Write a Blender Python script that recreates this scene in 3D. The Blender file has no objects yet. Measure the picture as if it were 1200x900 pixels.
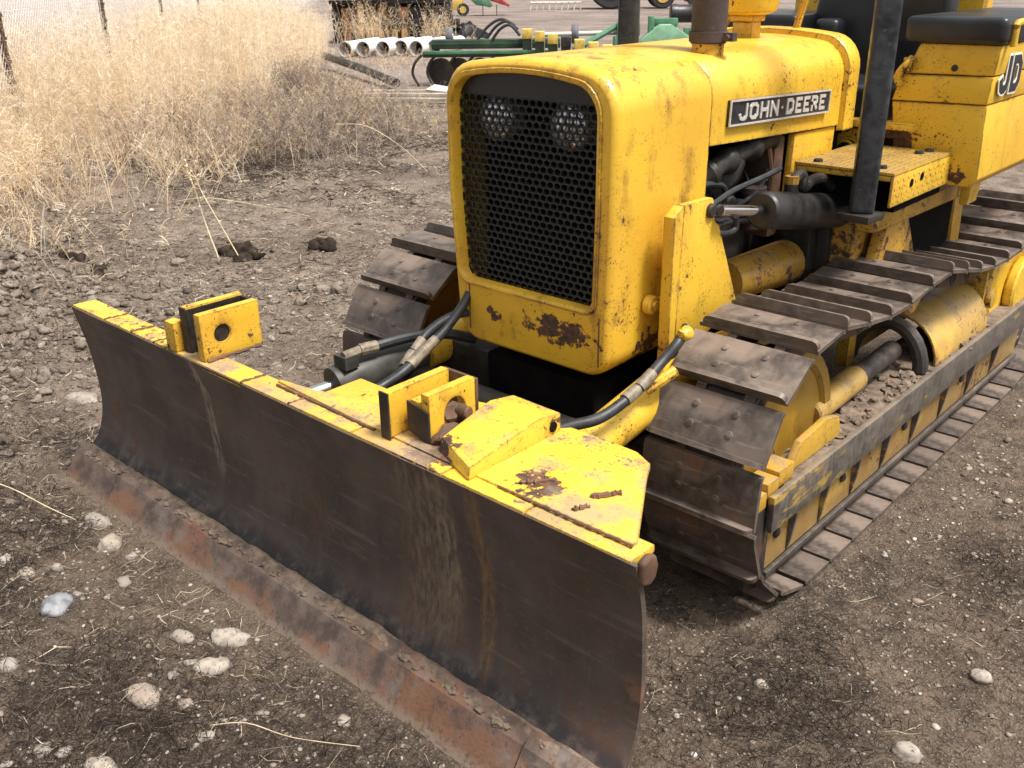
import bpy, bmesh, math, random
import numpy as np
from mathutils import Vector, Matrix, Euler

rng = np.random.default_rng(7)
random.seed(7)
scene = bpy.context.scene
COL = scene.collection
R = math.radians
PI = math.pi

# ------------------------------------------------------------------ camera
cam_d = bpy.data.cameras.new("camera")
cam = bpy.data.objects.new("camera", cam_d)
COL.objects.link(cam)
scene.camera = cam
YAW, PITCH, ROLL = 0.7455164, 0.4086749, -0.0138634
_f = Vector((-math.sin(YAW) * math.cos(PITCH), math.cos(YAW) * math.cos(PITCH), -math.sin(PITCH)))
_r = Vector((math.cos(YAW), math.sin(YAW), 0))
_u = _r.cross(_f)
_r2 = math.cos(ROLL) * _r + math.sin(ROLL) * _u
_u2 = -math.sin(ROLL) * _r + math.cos(ROLL) * _u
m3 = Matrix((_r2, _u2, -_f)).transposed()
cam.matrix_world = Matrix.Translation((1.70054, -1.91719, 1.63567)) @ m3.to_4x4()
cam_d.sensor_width = 36
cam_d.lens = 1118.262 / 1200 * 36
cam_d.clip_start = 0.05
cam_d.clip_end = 3000

# ------------------------------------------------------------------ light
SUN_EL, SUN_AZ = R(64), R(14)       # azimuth: angle from +X towards +Y of the direction to the sun
world = bpy.data.worlds.new("World")
scene.world = world
world.use_nodes = True
wn = world.node_tree
wn.nodes.clear()
sky = wn.nodes.new("ShaderNodeTexSky")
sky.sky_type = 'NISHITA'
sky.sun_disc = False
sky.sun_elevation = SUN_EL
sky.sun_rotation = PI / 2 - SUN_AZ
sky.dust_density = 4.0
sky.air_density = 1.0
hsv = wn.nodes.new("ShaderNodeHueSaturation")
hsv.inputs['Saturation'].default_value = 0.08
bg = wn.nodes.new("ShaderNodeBackground")
bg.inputs['Strength'].default_value = 0.095
wo = wn.nodes.new("ShaderNodeOutputWorld")
wn.links.new(sky.outputs[0], hsv.inputs['Color'])
wn.links.new(hsv.outputs[0], bg.inputs[0])
wn.links.new(bg.outputs[0], wo.inputs[0])
sun_d = bpy.data.lights.new("sun", 'SUN')
sun_d.energy = 2.7
sun_d.angle = R(13)
sun_d.color = (1.0, 0.94, 0.86)
sun = bpy.data.objects.new("sun", sun_d)
COL.objects.link(sun)
sd = Vector((math.cos(SUN_AZ) * math.cos(SUN_EL), math.sin(SUN_AZ) * math.cos(SUN_EL), math.sin(SUN_EL)))
sun.rotation_euler = sd.to_track_quat('Z', 'Y').to_euler()
sun.location = (0, 0, 20)
scene.view_settings.view_transform = 'Standard'
scene.view_settings.look = 'None'
scene.view_settings.exposure = 1.04
scene.view_settings.gamma = 1.0
scene.cycles.max_bounces = 6
scene.cycles.diffuse_bounces = 3

# ------------------------------------------------------------------ node helpers
class NT:
    def __init__(self, name):
        self.mat = bpy.data.materials.new(name)
        self.mat.use_nodes = True
        self.t = self.mat.node_tree
        self.t.nodes.clear()
        self.out = self.t.nodes.new("ShaderNodeOutputMaterial")
        self._co = None
    def n(self, typ, props=None, **ins):
        nd = self.t.nodes.new("ShaderNode" + typ)
        for k, v in (props or {}).items():
            setattr(nd, k, v)
        for k, v in ins.items():
            key = int(k[1:]) if k[0] == 'i' and k[1:].isdigit() else k.replace('_', ' ')
            self.set(nd.inputs[key], v)
        return nd
    def set(self, sock, v):
        if isinstance(v, bpy.types.NodeSocket):
            self.t.links.new(v, sock)
        else:
            if sock.type == 'RGBA' and len(v) == 3:
                v = (*v, 1)
            sock.default_value = v
    def co(self):
        if self._co is None:
            self._co = self.n("TexCoord").outputs['Object']
        return self._co
    def math(self, op, a, b=0.0, c=0.0, clamp=False):
        nd = self.n("Math", {'operation': op, 'use_clamp': clamp})
        self.set(nd.inputs[0], a); self.set(nd.inputs[1], b); self.set(nd.inputs[2], c)
        return nd.outputs[0]
    def noise(self, scale, detail=4.0, rough=0.55, vec=None, dist=0.0):
        nd = self.n("TexNoise", None, Scale=scale, Detail=detail, Roughness=rough, Distortion=dist)
        self.set(nd.inputs['Vector'], vec if vec is not None else self.co())
        return nd.outputs[0]
    def voro(self, scale, vec=None, feature='F1'):
        nd = self.n("TexVoronoi", {'feature': feature}, Scale=scale)
        self.set(nd.inputs['Vector'], vec if vec is not None else self.co())
        return nd
    def map(self, scale=(1, 1, 1), loc=(0, 0, 0), vec=None):
        nd = self.n("Mapping")
        nd.inputs['Scale'].default_value = scale
        nd.inputs['Location'].default_value = loc
        self.set(nd.inputs['Vector'], vec if vec is not None else self.co())
        return nd.outputs[0]
    def step(self, v, lo, hi, a=0.0, b=1.0):
        nd = self.n("MapRange", {'interpolation_type': 'SMOOTHSTEP'})
        self.set(nd.inputs[0], v); self.set(nd.inputs[1], lo); self.set(nd.inputs[2], hi)
        self.set(nd.inputs[3], a); self.set(nd.inputs[4], b)
        return nd.outputs[0]
    def mix(self, f, a, b, mode='MIX'):
        nd = self.n("Mix", {'data_type': 'RGBA', 'blend_type': mode})
        self.set(nd.inputs[0], f); self.set(nd.inputs[6], a); self.set(nd.inputs[7], b)
        return nd.outputs[2]
    def ramp(self, f, stops):
        nd = self.n("ValToRGB")
        el = nd.color_ramp.elements
        while len(el) < len(stops):
            el.new(0.5)
        for e, (p, c) in zip(el, stops):
            e.position = p; e.color = (*c, 1)
        self.set(nd.inputs[0], f)
        return nd.outputs[0]
    def xyz(self, vec=None):
        nd = self.n("SeparateXYZ")
        self.set(nd.inputs[0], vec if vec is not None else self.co())
        return nd.outputs
    def spot(self, c, r, scale=(1, 1, 1)):
        """soft mask round a place on the thing itself (wear with a shape of its own)"""
        v = self.map(scale, tuple(-a * s for a, s in zip(c, scale)))
        d = self.n("VectorMath", {'operation': 'LENGTH'}, i0=v).outputs['Value']
        return self.step(d, r, r * 0.25)
    def edge(self, radius):
        b = self.n("Bevel", {'samples': 3}, Radius=radius).outputs[0]
        g = self.n("NewGeometry").outputs['Normal']
        d = self.n("VectorMath", {'operation': 'DOT_PRODUCT'}, i0=b, i1=g).outputs['Value']
        return self.step(d, 0.985, 0.86)
    def bsdf(self, color, rough=0.5, metal=0.0, height=None, bump=0.2, dist=0.01, spec=0.5, coat=0.0):
        p = self.n("BsdfPrincipled")
        self.set(p.inputs['Base Color'], color)
        self.set(p.inputs['Roughness'], rough)
        self.set(p.inputs['Metallic'], metal)
        self.set(p.inputs['Specular IOR Level'], spec)
        self.set(p.inputs['Coat Weight'], coat)
        if height is not None:
            b = self.n("Bump", None, Strength=bump, Distance=dist, Height=height)
            self.set(p.inputs['Normal'], b.outputs[0])
        self.t.links.new(p.outputs[0], self.out.inputs[0])
        return self.mat

def yellow(name, chips=0.5, spots=(), grime=0.3, dust=0.0, col=(0.72, 0.450, 0.036), edge=True, er=0.009, fine=38.0, scr=0.35, coat=0.0, dcol=(0.34, 0.255, 0.165)):
    t = NT(name)
    big = t.noise(2.6, 3)
    med = t.noise(11, 6, 0.62)
    fin = t.noise(fine, 5, 0.6)
    huge = t.noise(1.3, 2, vec=t.map((1, 1, 1), (3.1, 7.7, 1.3)))
    base = t.mix(t.step(big, 0.35, 0.7), col, tuple(c * k for c, k in zip(col, (0.88, 0.80, 0.9))))
    base = t.mix(t.step(t.noise(5, 4, vec=t.map((1, 1, 1), (9, 2, 4))), 0.52, 0.75, 0, 0.5), base, (0.74, 0.47, 0.055))
    # grime: brown film in blotches and runs down the sides
    run = t.noise(9, 5, 0.6, vec=t.map((1.6, 1.6, 0.22)))
    g = t.math('MULTIPLY', t.step(t.math('ADD', t.math('MULTIPLY', run, 0.6), t.math('MULTIPLY', med, 0.5)), 0.56, 0.74), grime, clamp=True)
    base = t.mix(g, base, (0.24, 0.125, 0.022))
    sc = t.noise(70, 3, 0.5, vec=t.map((0.5, 0.5, 2.2)))
    base = t.mix(t.math('MULTIPLY', t.step(sc, 0.6, 0.72), 0.35 * grime), base, (0.15, 0.09, 0.03))
    v = t.math('ADD', t.math('MULTIPLY', fin, 0.55), t.math('MULTIPLY', med, 0.45))
    v = t.math('ADD', v, t.math('MULTIPLY', t.math('SUBTRACT', huge, 0.5), 0.30))
    v = t.math('ADD', v, (chips - 0.5) * 0.22)
    eg = t.edge(er) if edge else 0.0
    if edge:
        v = t.math('ADD', v, t.math('MULTIPLY', eg, 0.17))
    for c, r, s in spots:
        v = t.math('ADD', v, t.math('MULTIPLY', t.spot(c, r, s), 0.20))
    rim = t.step(v, 0.612, 0.645)
    bare = t.step(v, 0.636, 0.656)
    # fine pitting and scratches gathered in worn areas
    area = t.step(t.math('ADD', t.math('MULTIPLY', med, 0.5), t.math('MULTIPLY', huge, 0.5)), 0.44, 0.62)
    pit = t.noise(fine * 3.4, 4, 0.65)
    pv = t.math('ADD', pit, t.math('MULTIPLY', area, 0.075 + 0.10 * (chips - 0.4)))
    if edge:
        pv = t.math('ADD', pv, t.math('MULTIPLY', eg, 0.10))
    bare = t.math('MAXIMUM', bare, t.step(pv, 0.675, 0.70))
    if scr > 0:
        r1 = t.n("VectorRotate", {'rotation_type': 'EULER_XYZ'}, Vector=t.co(), Rotation=(0.4, 0.7, 0.9)).outputs[0]
        r2 = t.n("VectorRotate", {'rotation_type': 'EULER_XYZ'}, Vector=t.co(), Rotation=(-0.5, 0.3, -0.6)).outputs[0]
        s1 = t.noise(9, 3, 0.6, vec=t.map((0.6, 11, 11), (0, 0, 0), r1)); s2 = t.noise(9, 3, 0.6, vec=t.map((0.6, 11, 11), (3, 3, 3), r2))
        sk = t.math('MULTIPLY', t.step(t.math('MAXIMUM', s1, s2), 0.615, 0.66), t.math('MULTIPLY', t.step(med, 0.4, 0.6), scr))
        base = t.mix(sk, base, (0.16, 0.085, 0.03))
    base = t.mix(t.math('MULTIPLY', rim, 0.7), base, (0.33, 0.13, 0.02))
    rustc = t.mix(t.step(t.noise(55, 3), 0.4, 0.65), (0.045, 0.030, 0.024), (0.13, 0.055, 0.028))
    base = t.mix(bare, base, rustc)
    if dust > 0:
        nz = t.xyz(t.n("NewGeometry").outputs['Normal'])[2]
        d = t.math('MULTIPLY', t.step(nz, 0.3, 0.9), t.step(t.math('ADD', t.math('MULTIPLY', med, .6), t.math('MULTIPLY', big, .4)), 0.62 - 0.3 * dust, 0.8 - 0.3 * dust))
        base = t.mix(t.math('MULTIPLY', d, 0.75), base, dcol)
    h = t.math('SUBTRACT', t.math('MULTIPLY', t.noise(140, 2), 0.15), bare)
    rough = t.math('ADD', t.math('MULTIPLY', bare, 0.35), t.step(big, 0.3, 0.7, 0.34, 0.5))
    return t.bsdf(base, rough, 0.0, h, 0.35, 0.002, 0.5, t.math('MULTIPLY', t.math('SUBTRACT', 1.0, bare), coat))

def steel(name, a, b, rust=0.4, metal=0.35, rough=0.5, dirt=0.0, rustcol=(0.17, 0.072, 0.032)):
    t = NT(name)
    n1 = t.noise(7, 6, 0.6); n2 = t.noise(34, 5, 0.6); n3 = t.noise(2.2, 3)
    c = t.mix(t.step(t.math('ADD', t.math('MULTIPLY', n1, .6), t.math('MULTIPLY', n2, .4)), 0.36, 0.64), a, b)
    rm = t.step(t.math('ADD', t.math('MULTIPLY', n1, .55), t.math('MULTIPLY', n3, .45)), 0.66 - 0.3 * rust, 0.8 - 0.3 * rust)
    c = t.mix(t.math('MULTIPLY', rm, t.step(n2, 0.3, 0.6, 0.25, 0.95)), c, rustcol)
    sc = t.noise(60, 3, 0.6, vec=t.map((0.15, 1.5, 1.5)))
    c = t.mix(t.step(sc, 0.60, 0.70, 0, 0.45), c, tuple(min(1, x * 1.9) for x in b))
    if dirt > 0:
        nz = t.xyz(t.n("NewGeometry").outputs['Normal'])[2]
        d = t.math('MULTIPLY', t.step(nz, 0.25, 0.9), t.step(n1, 0.62 - 0.35 * dirt, 0.80 - 0.3 * dirt))
        c = t.mix(t.math('MULTIPLY', d, 0.75), c, (0.250, 0.198, 0.162))
    rv = t.n('ObjectInfo').outputs['Random']
    c = t.mix(t.step(rv, 0, 1, 0.0, 0.35), c, tuple(x * 0.6 for x in a))
    e = t.edge(0.004)
    c = t.mix(t.math('MULTIPLY', e, 0.45), c, tuple(min(1, x * 1.8) for x in b))
    r = t.step(n2, 0.3, 0.7, rough - 0.12, rough + 0.15)
    h = t.math('ADD', t.math('MULTIPLY', n2, 0.6), t.math('MULTIPLY', rm, 0.2))
    return t.bsdf(c, r, t.math('MULTIPLY', t.math('SUBTRACT', 1.0, rm), metal), h, 0.25, 0.004)

def plain(name, col, rough=0.5, metal=0.0, var=0.25, scale=14, bump=0.1, spec=0.5):
    t = NT(name)
    n1 = t.noise(scale, 5, 0.6)
    c = t.mix(t.step(n1, 0.3, 0.7), tuple(x * (1 - var) for x in col), tuple(min(1, x * (1 + var)) for x in col))
    return t.bsdf(c, t.step(n1, .3, .7, max(rough - .07, .02), min(1, rough + .07)), metal, t.noise(scale * 4, 3), bump, 0.003, spec)

def toned(name, stops, rough=0.8, translucent=0.0, noise_scale=0, spec=0.2, bump=0.0):
    """colour of each stem or pebble from its own 'tone' attribute"""
    t = NT(name)
    at = t.n("Attribute", {'attribute_name': 'tone'}).outputs['Fac']
    if noise_scale:
        at = t.math('ADD', at, t.math('MULTIPLY', t.math('SUBTRACT', t.noise(noise_scale, 4), 0.5), 0.35))
    c = t.ramp(at, stops)
    m = t.bsdf(c, rough, spec=spec, height=t.noise(55, 6, 0.7) if bump else None, bump=bump, dist=0.03)
    if translucent:
        p = [n for n in t.t.nodes if n.type == 'BSDF_PRINCIPLED'][0]
        tr = t.n("BsdfTranslucent", None, Color=c)
        mx = t.n("MixShader", None, i0=translucent)
        t.t.links.new(p.outputs[0], mx.inputs[1]); t.t.links.new(tr.outputs[0], mx.inputs[2])
        t.t.links.new(mx.outputs[0], t.out.inputs[0])
    return m

# ------------------------------------------------------------------ materials
def rail_material():
    t = NT('worn_rail_with_paint_traces')
    x, y, z = t.xyz()
    n1 = t.noise(7, 6, 0.65); n2 = t.noise(40, 5, 0.6)
    st = t.noise(14, 6, 0.65, vec=t.map((1, 0.35, 1.6)))
    c = t.mix(t.step(t.math('ADD', t.math('MULTIPLY', n1, .5), t.math('MULTIPLY', n2, .5)), 0.36, 0.64), (0.055, 0.046, 0.040), (0.135, 0.115, 0.098))
    c = t.mix(t.step(t.noise(30, 4, .6, vec=t.map((1, 3, .25))), .52, .68, 0, .6), c, (0.19, 0.165, 0.14))
    k = t.step(t.math('ADD', st, t.step(y, 1.2, 0.2, -0.05, 0.04)), 0.54, 0.64)
    c = t.mix(t.math('MULTIPLY', k, t.step(n2, .35, .55, .3, .9)), c, (0.40, 0.26, 0.05))
    c = t.mix(t.step(n1, .58, .70, 0, .6), c, (0.15, 0.085, 0.045))
    nz = t.xyz(t.n("NewGeometry").outputs['Normal'])[2]
    c = t.mix(t.math('MULTIPLY', t.step(nz, .3, .9), t.step(n1, .4, .6, .4, .9)), c, (0.21, 0.165, 0.12))
    return t.bsdf(c, 0.6, 0.1, t.math('ADD', n2, n1), 0.3, 0.004)
M = {}
M['y_house'] = yellow('yellow_paint_housing', 0.47, [((0.10, 0, 0.712), 0.125, (0.60, 1, 1.9)), ((-0.135, 0, 0.712), 0.055, (1, 1, 1.3)),
        ((0.285, 0.28, 0.73), 0.11, (1, 1, 1)), ((0.286, 0.16, 0.64), 0.12, (1, 1, 1.4))], 0.85, coat=0.14)
M['y_hood'] = yellow('yellow_paint_hood', 0.42, [], 0.45, coat=0.14)
M['y_tank'] = yellow('yellow_paint_tank', 0.45, [((0.44, 1.39, 1.09), 0.10, (1, 1, 1.5)), ((0.64, 1.39, 1.0), 0.06, (1, 1, 1))], 0.3)
M['y_step'] = yellow('yellow_paint_step', 0.50, [], 0.8, dust=1.15, dcol=(0.225, 0.155, 0.075))
M['y_blade'] = yellow('yellow_paint_blade_top', 0.61, [((0.50, -0.54, 0.6), 0.10, (1, 1, 1)), ((0.22, -0.58, 0.6), 0.12, (1, 1, 1))], 0.5, dust=0.55, col=(0.70, 0.46, 0.05), scr=1.0, fine=46)
M['y_lug'] = yellow('yellow_paint_bracket', 0.66, [], 0.55, fine=56, scr=.6)
M['y_arm'] = yellow('yellow_paint_arm', 0.56, [], 0.6, scr=.7)
M['y_rail'] = rail_material()
M['y_dark'] = yellow('yellow_paint_oily', 0.66, [], 1.0, dust=0.3, col=(0.31, 0.18, 0.022))
M['y_frame'] = yellow('yellow_paint_track_frame', 0.66, [], 1.0, dust=0.6, col=(0.50, 0.30, 0.035), scr=.8)
M['y_dusty'] = yellow('yellow_paint_dusty', 0.62, [], 1.0, dust=0.6, col=(0.46, 0.30, 0.085), scr=.8)
M['tan_panel_metal'] = yellow('dusty_yellow_panel', 0.56, [], 1.0, col=(0.31, 0.20, 0.065), scr=.8)
M['shoe'] = steel('track_shoe_steel', (0.060, 0.046, 0.039), (0.165, 0.132, 0.112), 0.50, 0.2, 0.50, 0.60)
M['rail'] = steel('worn_rail_steel', (0.075, 0.066, 0.058), (0.16, 0.14, 0.12), 0.35, 0.3, 0.55, 0.5, rustcol=(0.27, 0.16, 0.03))
M['darksteel'] = steel('dark_oily_steel', (0.016, 0.014, 0.013), (0.045, 0.037, 0.031), 0.25, 0.2, 0.55)
M['link'] = steel('chain_link_steel', (0.03, 0.025, 0.022), (0.08, 0.065, 0.055), 0.5, 0.2, 0.6, 0.5)
M['edge'] = None
M['exhaust'] = steel('exhaust_rust', (0.045, 0.030, 0.026), (0.085, 0.060, 0.052), 0.35, 0.1, 0.7)
M['rusty'] = steel('rusty_iron', (0.07, 0.042, 0.03), (0.15, 0.085, 0.05), 0.7, 0.1, 0.75)
M['post'] = steel('post_worn_black', (0.018, 0.020, 0.025), (0.075, 0.080, 0.092), 0.12, 0.2, 0.45)
M['cylblack'] = plain('black_cylinder_paint', (0.014, 0.013, 0.013), 0.45, 0, 0.5, 18)
M['cylgrey'] = plain('grey_green_cylinder_paint', (0.045, 0.044, 0.038), 0.5, 0, 0.4, 16)
M['hose'] = plain('hose_rubber', (0.022, 0.024, 0.027), 0.5, 0, 0.4, 30)
M['hose_dusty'] = plain('hose_fitting_dusty', (0.20, 0.165, 0.12), 0.6, 0.2, 0.4, 40)
M['chrome'] = plain('chrome_rod', (0.75, 0.75, 0.76), 0.12, 1.0, 0.08, 10, 0.02)
M['vinyl'] = plain('black_vinyl', (0.016, 0.018, 0.022), 0.38, 0, 0.4, 6, 0.05)
M['engine'] = steel('engine_dark', (0.010, 0.009, 0.008), (0.036, 0.029, 0.024), 0.5, 0.1, 0.75, 0.3, rustcol=(0.06, 0.032, 0.02))
M['manifold'] = steel('manifold_grey', (0.012, 0.011, 0.010), (0.032, 0.027, 0.024), 0.3, 0.2, 0.6)
M['grille'] = plain('grille_black', (0.014, 0.015, 0.017), 0.42, 0.1, 0.4, 40)
M['glass'] = plain('headlight_lens', (0.66, 0.66, 0.70), 0.10, 0.6, 0.35, 40, 0.2, 1.0)
M['badge_black'] = plain('badge_black', (0.022, 0.022, 0.025), 0.4, 0, 0.4, 60)
M['badge_metal'] = plain('badge_silver', (0.62, 0.60, 0.58), 0.35, 0.3, 0.15, 90)
M['white'] = plain('decal_white', (0.75, 0.74, 0.70), 0.5, 0, 0.05)
M['black'] = plain('decal_black', (0.018, 0.018, 0.02), 0.5, 0, 0.2)
M['dark'] = plain('dark_iron_and_cavity_shade', (0.008, 0.007, 0.007), 0.9, 0, 0.3, 12, 0.1, 0.05)  # near-black for dark parts, and for shade painted into hollows
M['pvc'] = plain('white_culvert_plastic', (0.62, 0.60, 0.565), 0.55, 0, 0.2, 4)
M['green_dark'] = plain('dark_green_paint', (0.030, 0.060, 0.034), 0.5, 0, 0.35, 5)
M['green'] = plain('green_paint', (0.075, 0.20, 0.115), 0.45, 0, 0.25, 5)
M['green_pale'] = plain('faded_green_paint', (0.22, 0.42, 0.27), 0.5, 0, 0.2, 5)
M['yellow_far'] = plain('faded_yellow_paint', (0.60, 0.42, 0.09), 0.5, 0, 0.25, 12)
M['red_far'] = plain('faded_red_paint', (0.30, 0.04, 0.04), 0.5, 0, 0.3, 5)
M['tyre'] = plain('tyre_rubber', (0.028, 0.028, 0.030), 0.75, 0, 0.3, 20)
M['tyre_grey'] = plain('grey_tyre_rubber', (0.12, 0.12, 0.14), 0.75, 0, 0.3, 20)
M['timber'] = plain('weathered_dark_timber', (0.030, 0.024, 0.024), 0.8, 0, 0.5, 6)
M['panel_rust'] = plain('rusty_orange_panel', (0.26, 0.115, 0.055), 0.8, 0, 0.4, 5)
M['panel_tan'] = plain('tan_panel', (0.42, 0.27, 0.12), 0.8, 0, 0.3, 5)
M['panel_pale'] = plain('pale_sheet', (0.55, 0.52, 0.48), 0.7, 0, 0.15, 3)
M['plank'] = plain('bleached_plank', (0.33, 0.28, 0.23), 0.85, 0, 0.3, 4)
M['wire'] = plain('galvanised_wire', (0.62, 0.60, 0.60), 0.5, 0.2, 0.15, 3)
M['clod'] = plain('dark_soil', (0.035, 0.026, 0.020), 0.95, 0, 0.5, 24, 0.8, 0.1)
M['mud'] = plain('caked_mud', (0.165, 0.125, 0.095), 0.95, 0, 0.4, 30, 0.8, 0.1)
M['stone'] = None

def blade_material():
    t = NT('blade_scoured_steel')
    x, y, z = t.xyz()
    n1 = t.noise(3.2, 5, 0.6); n2 = t.noise(16, 6, 0.65); n3 = t.noise(60, 4, 0.6)
    st = t.noise(22, 5, 0.6, vec=t.map((1.0, 0.12, 0.12)))
    c = t.mix(t.step(n1, 0.35, 0.65), (0.056, 0.042, 0.035), (0.104, 0.078, 0.065))
    c = t.mix(t.step(st, 0.54, 0.74, 0, 0.22), c, (0.135, 0.105, 0.086))
    ds = t.noise(90, 3, 0.6, vec=t.map((1.0, 0.05, 0.05)))
    c = t.mix(t.step(ds, 0.64, 0.72, 0, 0.15), c, (0.17, 0.14, 0.12))
    c = t.mix(t.step(st, 0.42, 0.26, 0, 0.2), c, (0.032, 0.024, 0.020))
    # rust, heavier towards the worn lower part
    low = t.step(z, 0.34, 0.05)
    r = t.step(t.math('ADD', t.math('ADD', t.math('MULTIPLY', n2, .5), t.math('MULTIPLY', n1, .5)), t.math('MULTIPLY', low, 0.13)), 0.60, 0.70)
    c = t.mix(t.math('MULTIPLY', r, 0.75), c, (0.115, 0.046, 0.024))
    c = t.mix(t.step(n3, 0.58, 0.70, 0, 0.6), c, (0.13, 0.10, 0.08))
    hs = t.noise(40, 4, 0.6, vec=t.map((0.10, 1.3, 1.3), (2, 2, 2)))
    c = t.mix(t.step(hs, 0.57, 0.70, 0, 0.6), c, (0.15, 0.12, 0.102))
    c = t.mix(t.math('MULTIPLY', t.step(t.noise(2.2, 6, .7, vec=t.map((1, 1, 1), (7, 3, 5))), .50, .64), .55), c, (0.088, 0.048, 0.034))
    n5 = t.noise(150, 3, 0.6)
    c = t.mix(t.step(n5, 0.58, 0.68, 0, 0.55), c, (0.11, 0.075, 0.055))
    c = t.mix(t.step(t.noise(5, 6, 0.7, vec=t.map((1, .5, .5), (2, 5, 1))), .52, .66, 0, 0.5), c, (0.085, 0.062, 0.052))
    c = t.mix(t.math('MULTIPLY', t.step(z, 0.13, 0.085), t.step(n2, 0.35, 0.55)), c, (0.024, 0.020, 0.021))
    # runs of mud and rust water below the brackets
    def run(x0, w, lean, z0, z1, col, amt):
        nonlocal c
        wob = t.math('MULTIPLY', t.math('SUBTRACT', t.noise(5, 3), 0.5), 0.08)
        d = t.math('ABSOLUTE', t.math('SUBTRACT', t.math('ADD', x, wob), t.math('ADD', x0, t.math('MULTIPLY', t.math('SUBTRACT', 0.6, z), lean))))
        k = t.step(d, w, w * 0.2)
        k = t.math('MULTIPLY', k, t.step(z, z0, z0 + 0.12))
        k = t.math('MULTIPLY', k, t.step(z, z1 + 0.02, z1 - 0.08))
        k = t.math('MULTIPLY', k, t.step(t.noise(70, 6, 0.7, vec=t.map((1.0, 0.30, 0.30))), 0.36, 0.68))
        c = t.mix(t.math('MULTIPLY', k, amt), c, col)
    run(-0.77, 0.035, 0.10, 0.18, 0.62, (0.34, 0.28, 0.22), 0.9)
    run(0.20, 0.13, 0.05, 0.06, 0.62, (0.20, 0.15, 0.105), 0.85)
    run(0.27, 0.05, 0.02, 0.15, 0.62, (0.26, 0.20, 0.13), 0.8)
    run(0.385, 0.035, 0.06, 0.05, 0.62, (0.25, 0.13, 0.05), 0.85)
    run(-0.25, 0.07, 0.0, 0.02, 0.42, (0.12, 0.07, 0.05), 0.6)
    c = t.mix(t.math('MULTIPLY', t.spot((0.83, -0.64, 0.26), 0.075), t.step(n2, .4, .55)), c, (0.22, 0.12, 0.07))
    sh = t.math('MULTIPLY', t.spot((-0.28, -0.6, 0.26), 0.13, (0.8, 1, 1)), 0.25)
    rough = t.math('SUBTRACT', t.step(n2, 0.3, 0.7, 0.52, 0.70), sh)
    return t.bsdf(c, rough, 0.1, t.math('ADD', t.math('MULTIPLY', n2, .6), t.math('MULTIPLY', n3, .3)), 0.25, 0.006)
M['blade'] = blade_material()

def edge_material():
    t = NT('cutting_edge_rusty_steel')
    x, y, z = t.xyz()
    n1 = t.noise(3.6, 5, 0.6); n2 = t.noise(15, 7, 0.68); n3 = t.noise(60, 4, 0.6)
    c = t.mix(t.step(n2, 0.36, 0.62), (0.075, 0.052, 0.043), (0.165, 0.118, 0.096))
    low = t.step(z, 0.075, 0.0)
    k = t.step(t.math('ADD', t.math('ADD', t.math('MULTIPLY', n1, .6), t.math('MULTIPLY', n2, .4)), t.math('MULTIPLY', low, 0.08)), 0.50, 0.62)
    c = t.mix(t.math('MULTIPLY', t.math('MULTIPLY', k, t.step(n3, .3, .6, .4, 1)), 0.8), c, (0.20, 0.088, 0.042))
    g = t.step(t.noise(8, 6, 0.65, vec=t.map((1, 1, 1), (4, 1, 2))), 0.52, 0.66)
    c = t.mix(t.math('MULTIPLY', g, 0.6), c, (0.19, 0.165, 0.15))
    c = t.mix(t.step(n3, 0.56, 0.70, 0, 0.6), c, (0.055, 0.036, 0.030))
    d = t.math('MULTIPLY', t.step(t.math('ADD', z, t.math('MULTIPLY', n2, 0.03)), 0.03, 0.0), t.step(n3, 0.3, 0.55))
    c = t.mix(t.math('MULTIPLY', d, 0.8), c, (0.24, 0.19, 0.145))
    return t.bsdf(c, 0.6, 0.15, t.math('ADD', t.math('MULTIPLY', n2, .7), t.math('MULTIPLY', n3, .5)), 0.5, 0.006)
M['edge'] = edge_material()

def stone_material():
    t = NT('river_stone')
    inf = t.n("ObjectInfo").outputs['Random']
    n1 = t.noise(30, 5, 0.6); n2 = t.noise(120, 3)
    c = t.ramp(inf, [(0.0, (0.33, 0.28, 0.225)), (0.25, (0.25, 0.225, 0.205)), (0.5, (0.38, 0.33, 0.28)), (0.75, (0.29, 0.225, 0.175)), (1.0, (0.36, 0.325, 0.29))])
    c = t.mix(t.step(n1, 0.38, 0.66, 0, 0.65), c, (0.17, 0.14, 0.115))
    c = t.mix(t.step(n2, 0.55, 0.7, 0, 0.5), c, (0.12, 0.10, 0.085))
    nz = t.xyz()[2]
    return t.bsdf(c, 0.7, 0, t.math('ADD', n1, t.math('MULTIPLY', n2, .4)), 0.25, 0.004, 0.3)
M['stone'] = stone_material()
t_ = plain('blue_grey_stone', (0.20, 0.205, 0.218), 0.6, 0, 0.45, 25)
M['stone_blue'] = t_

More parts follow.
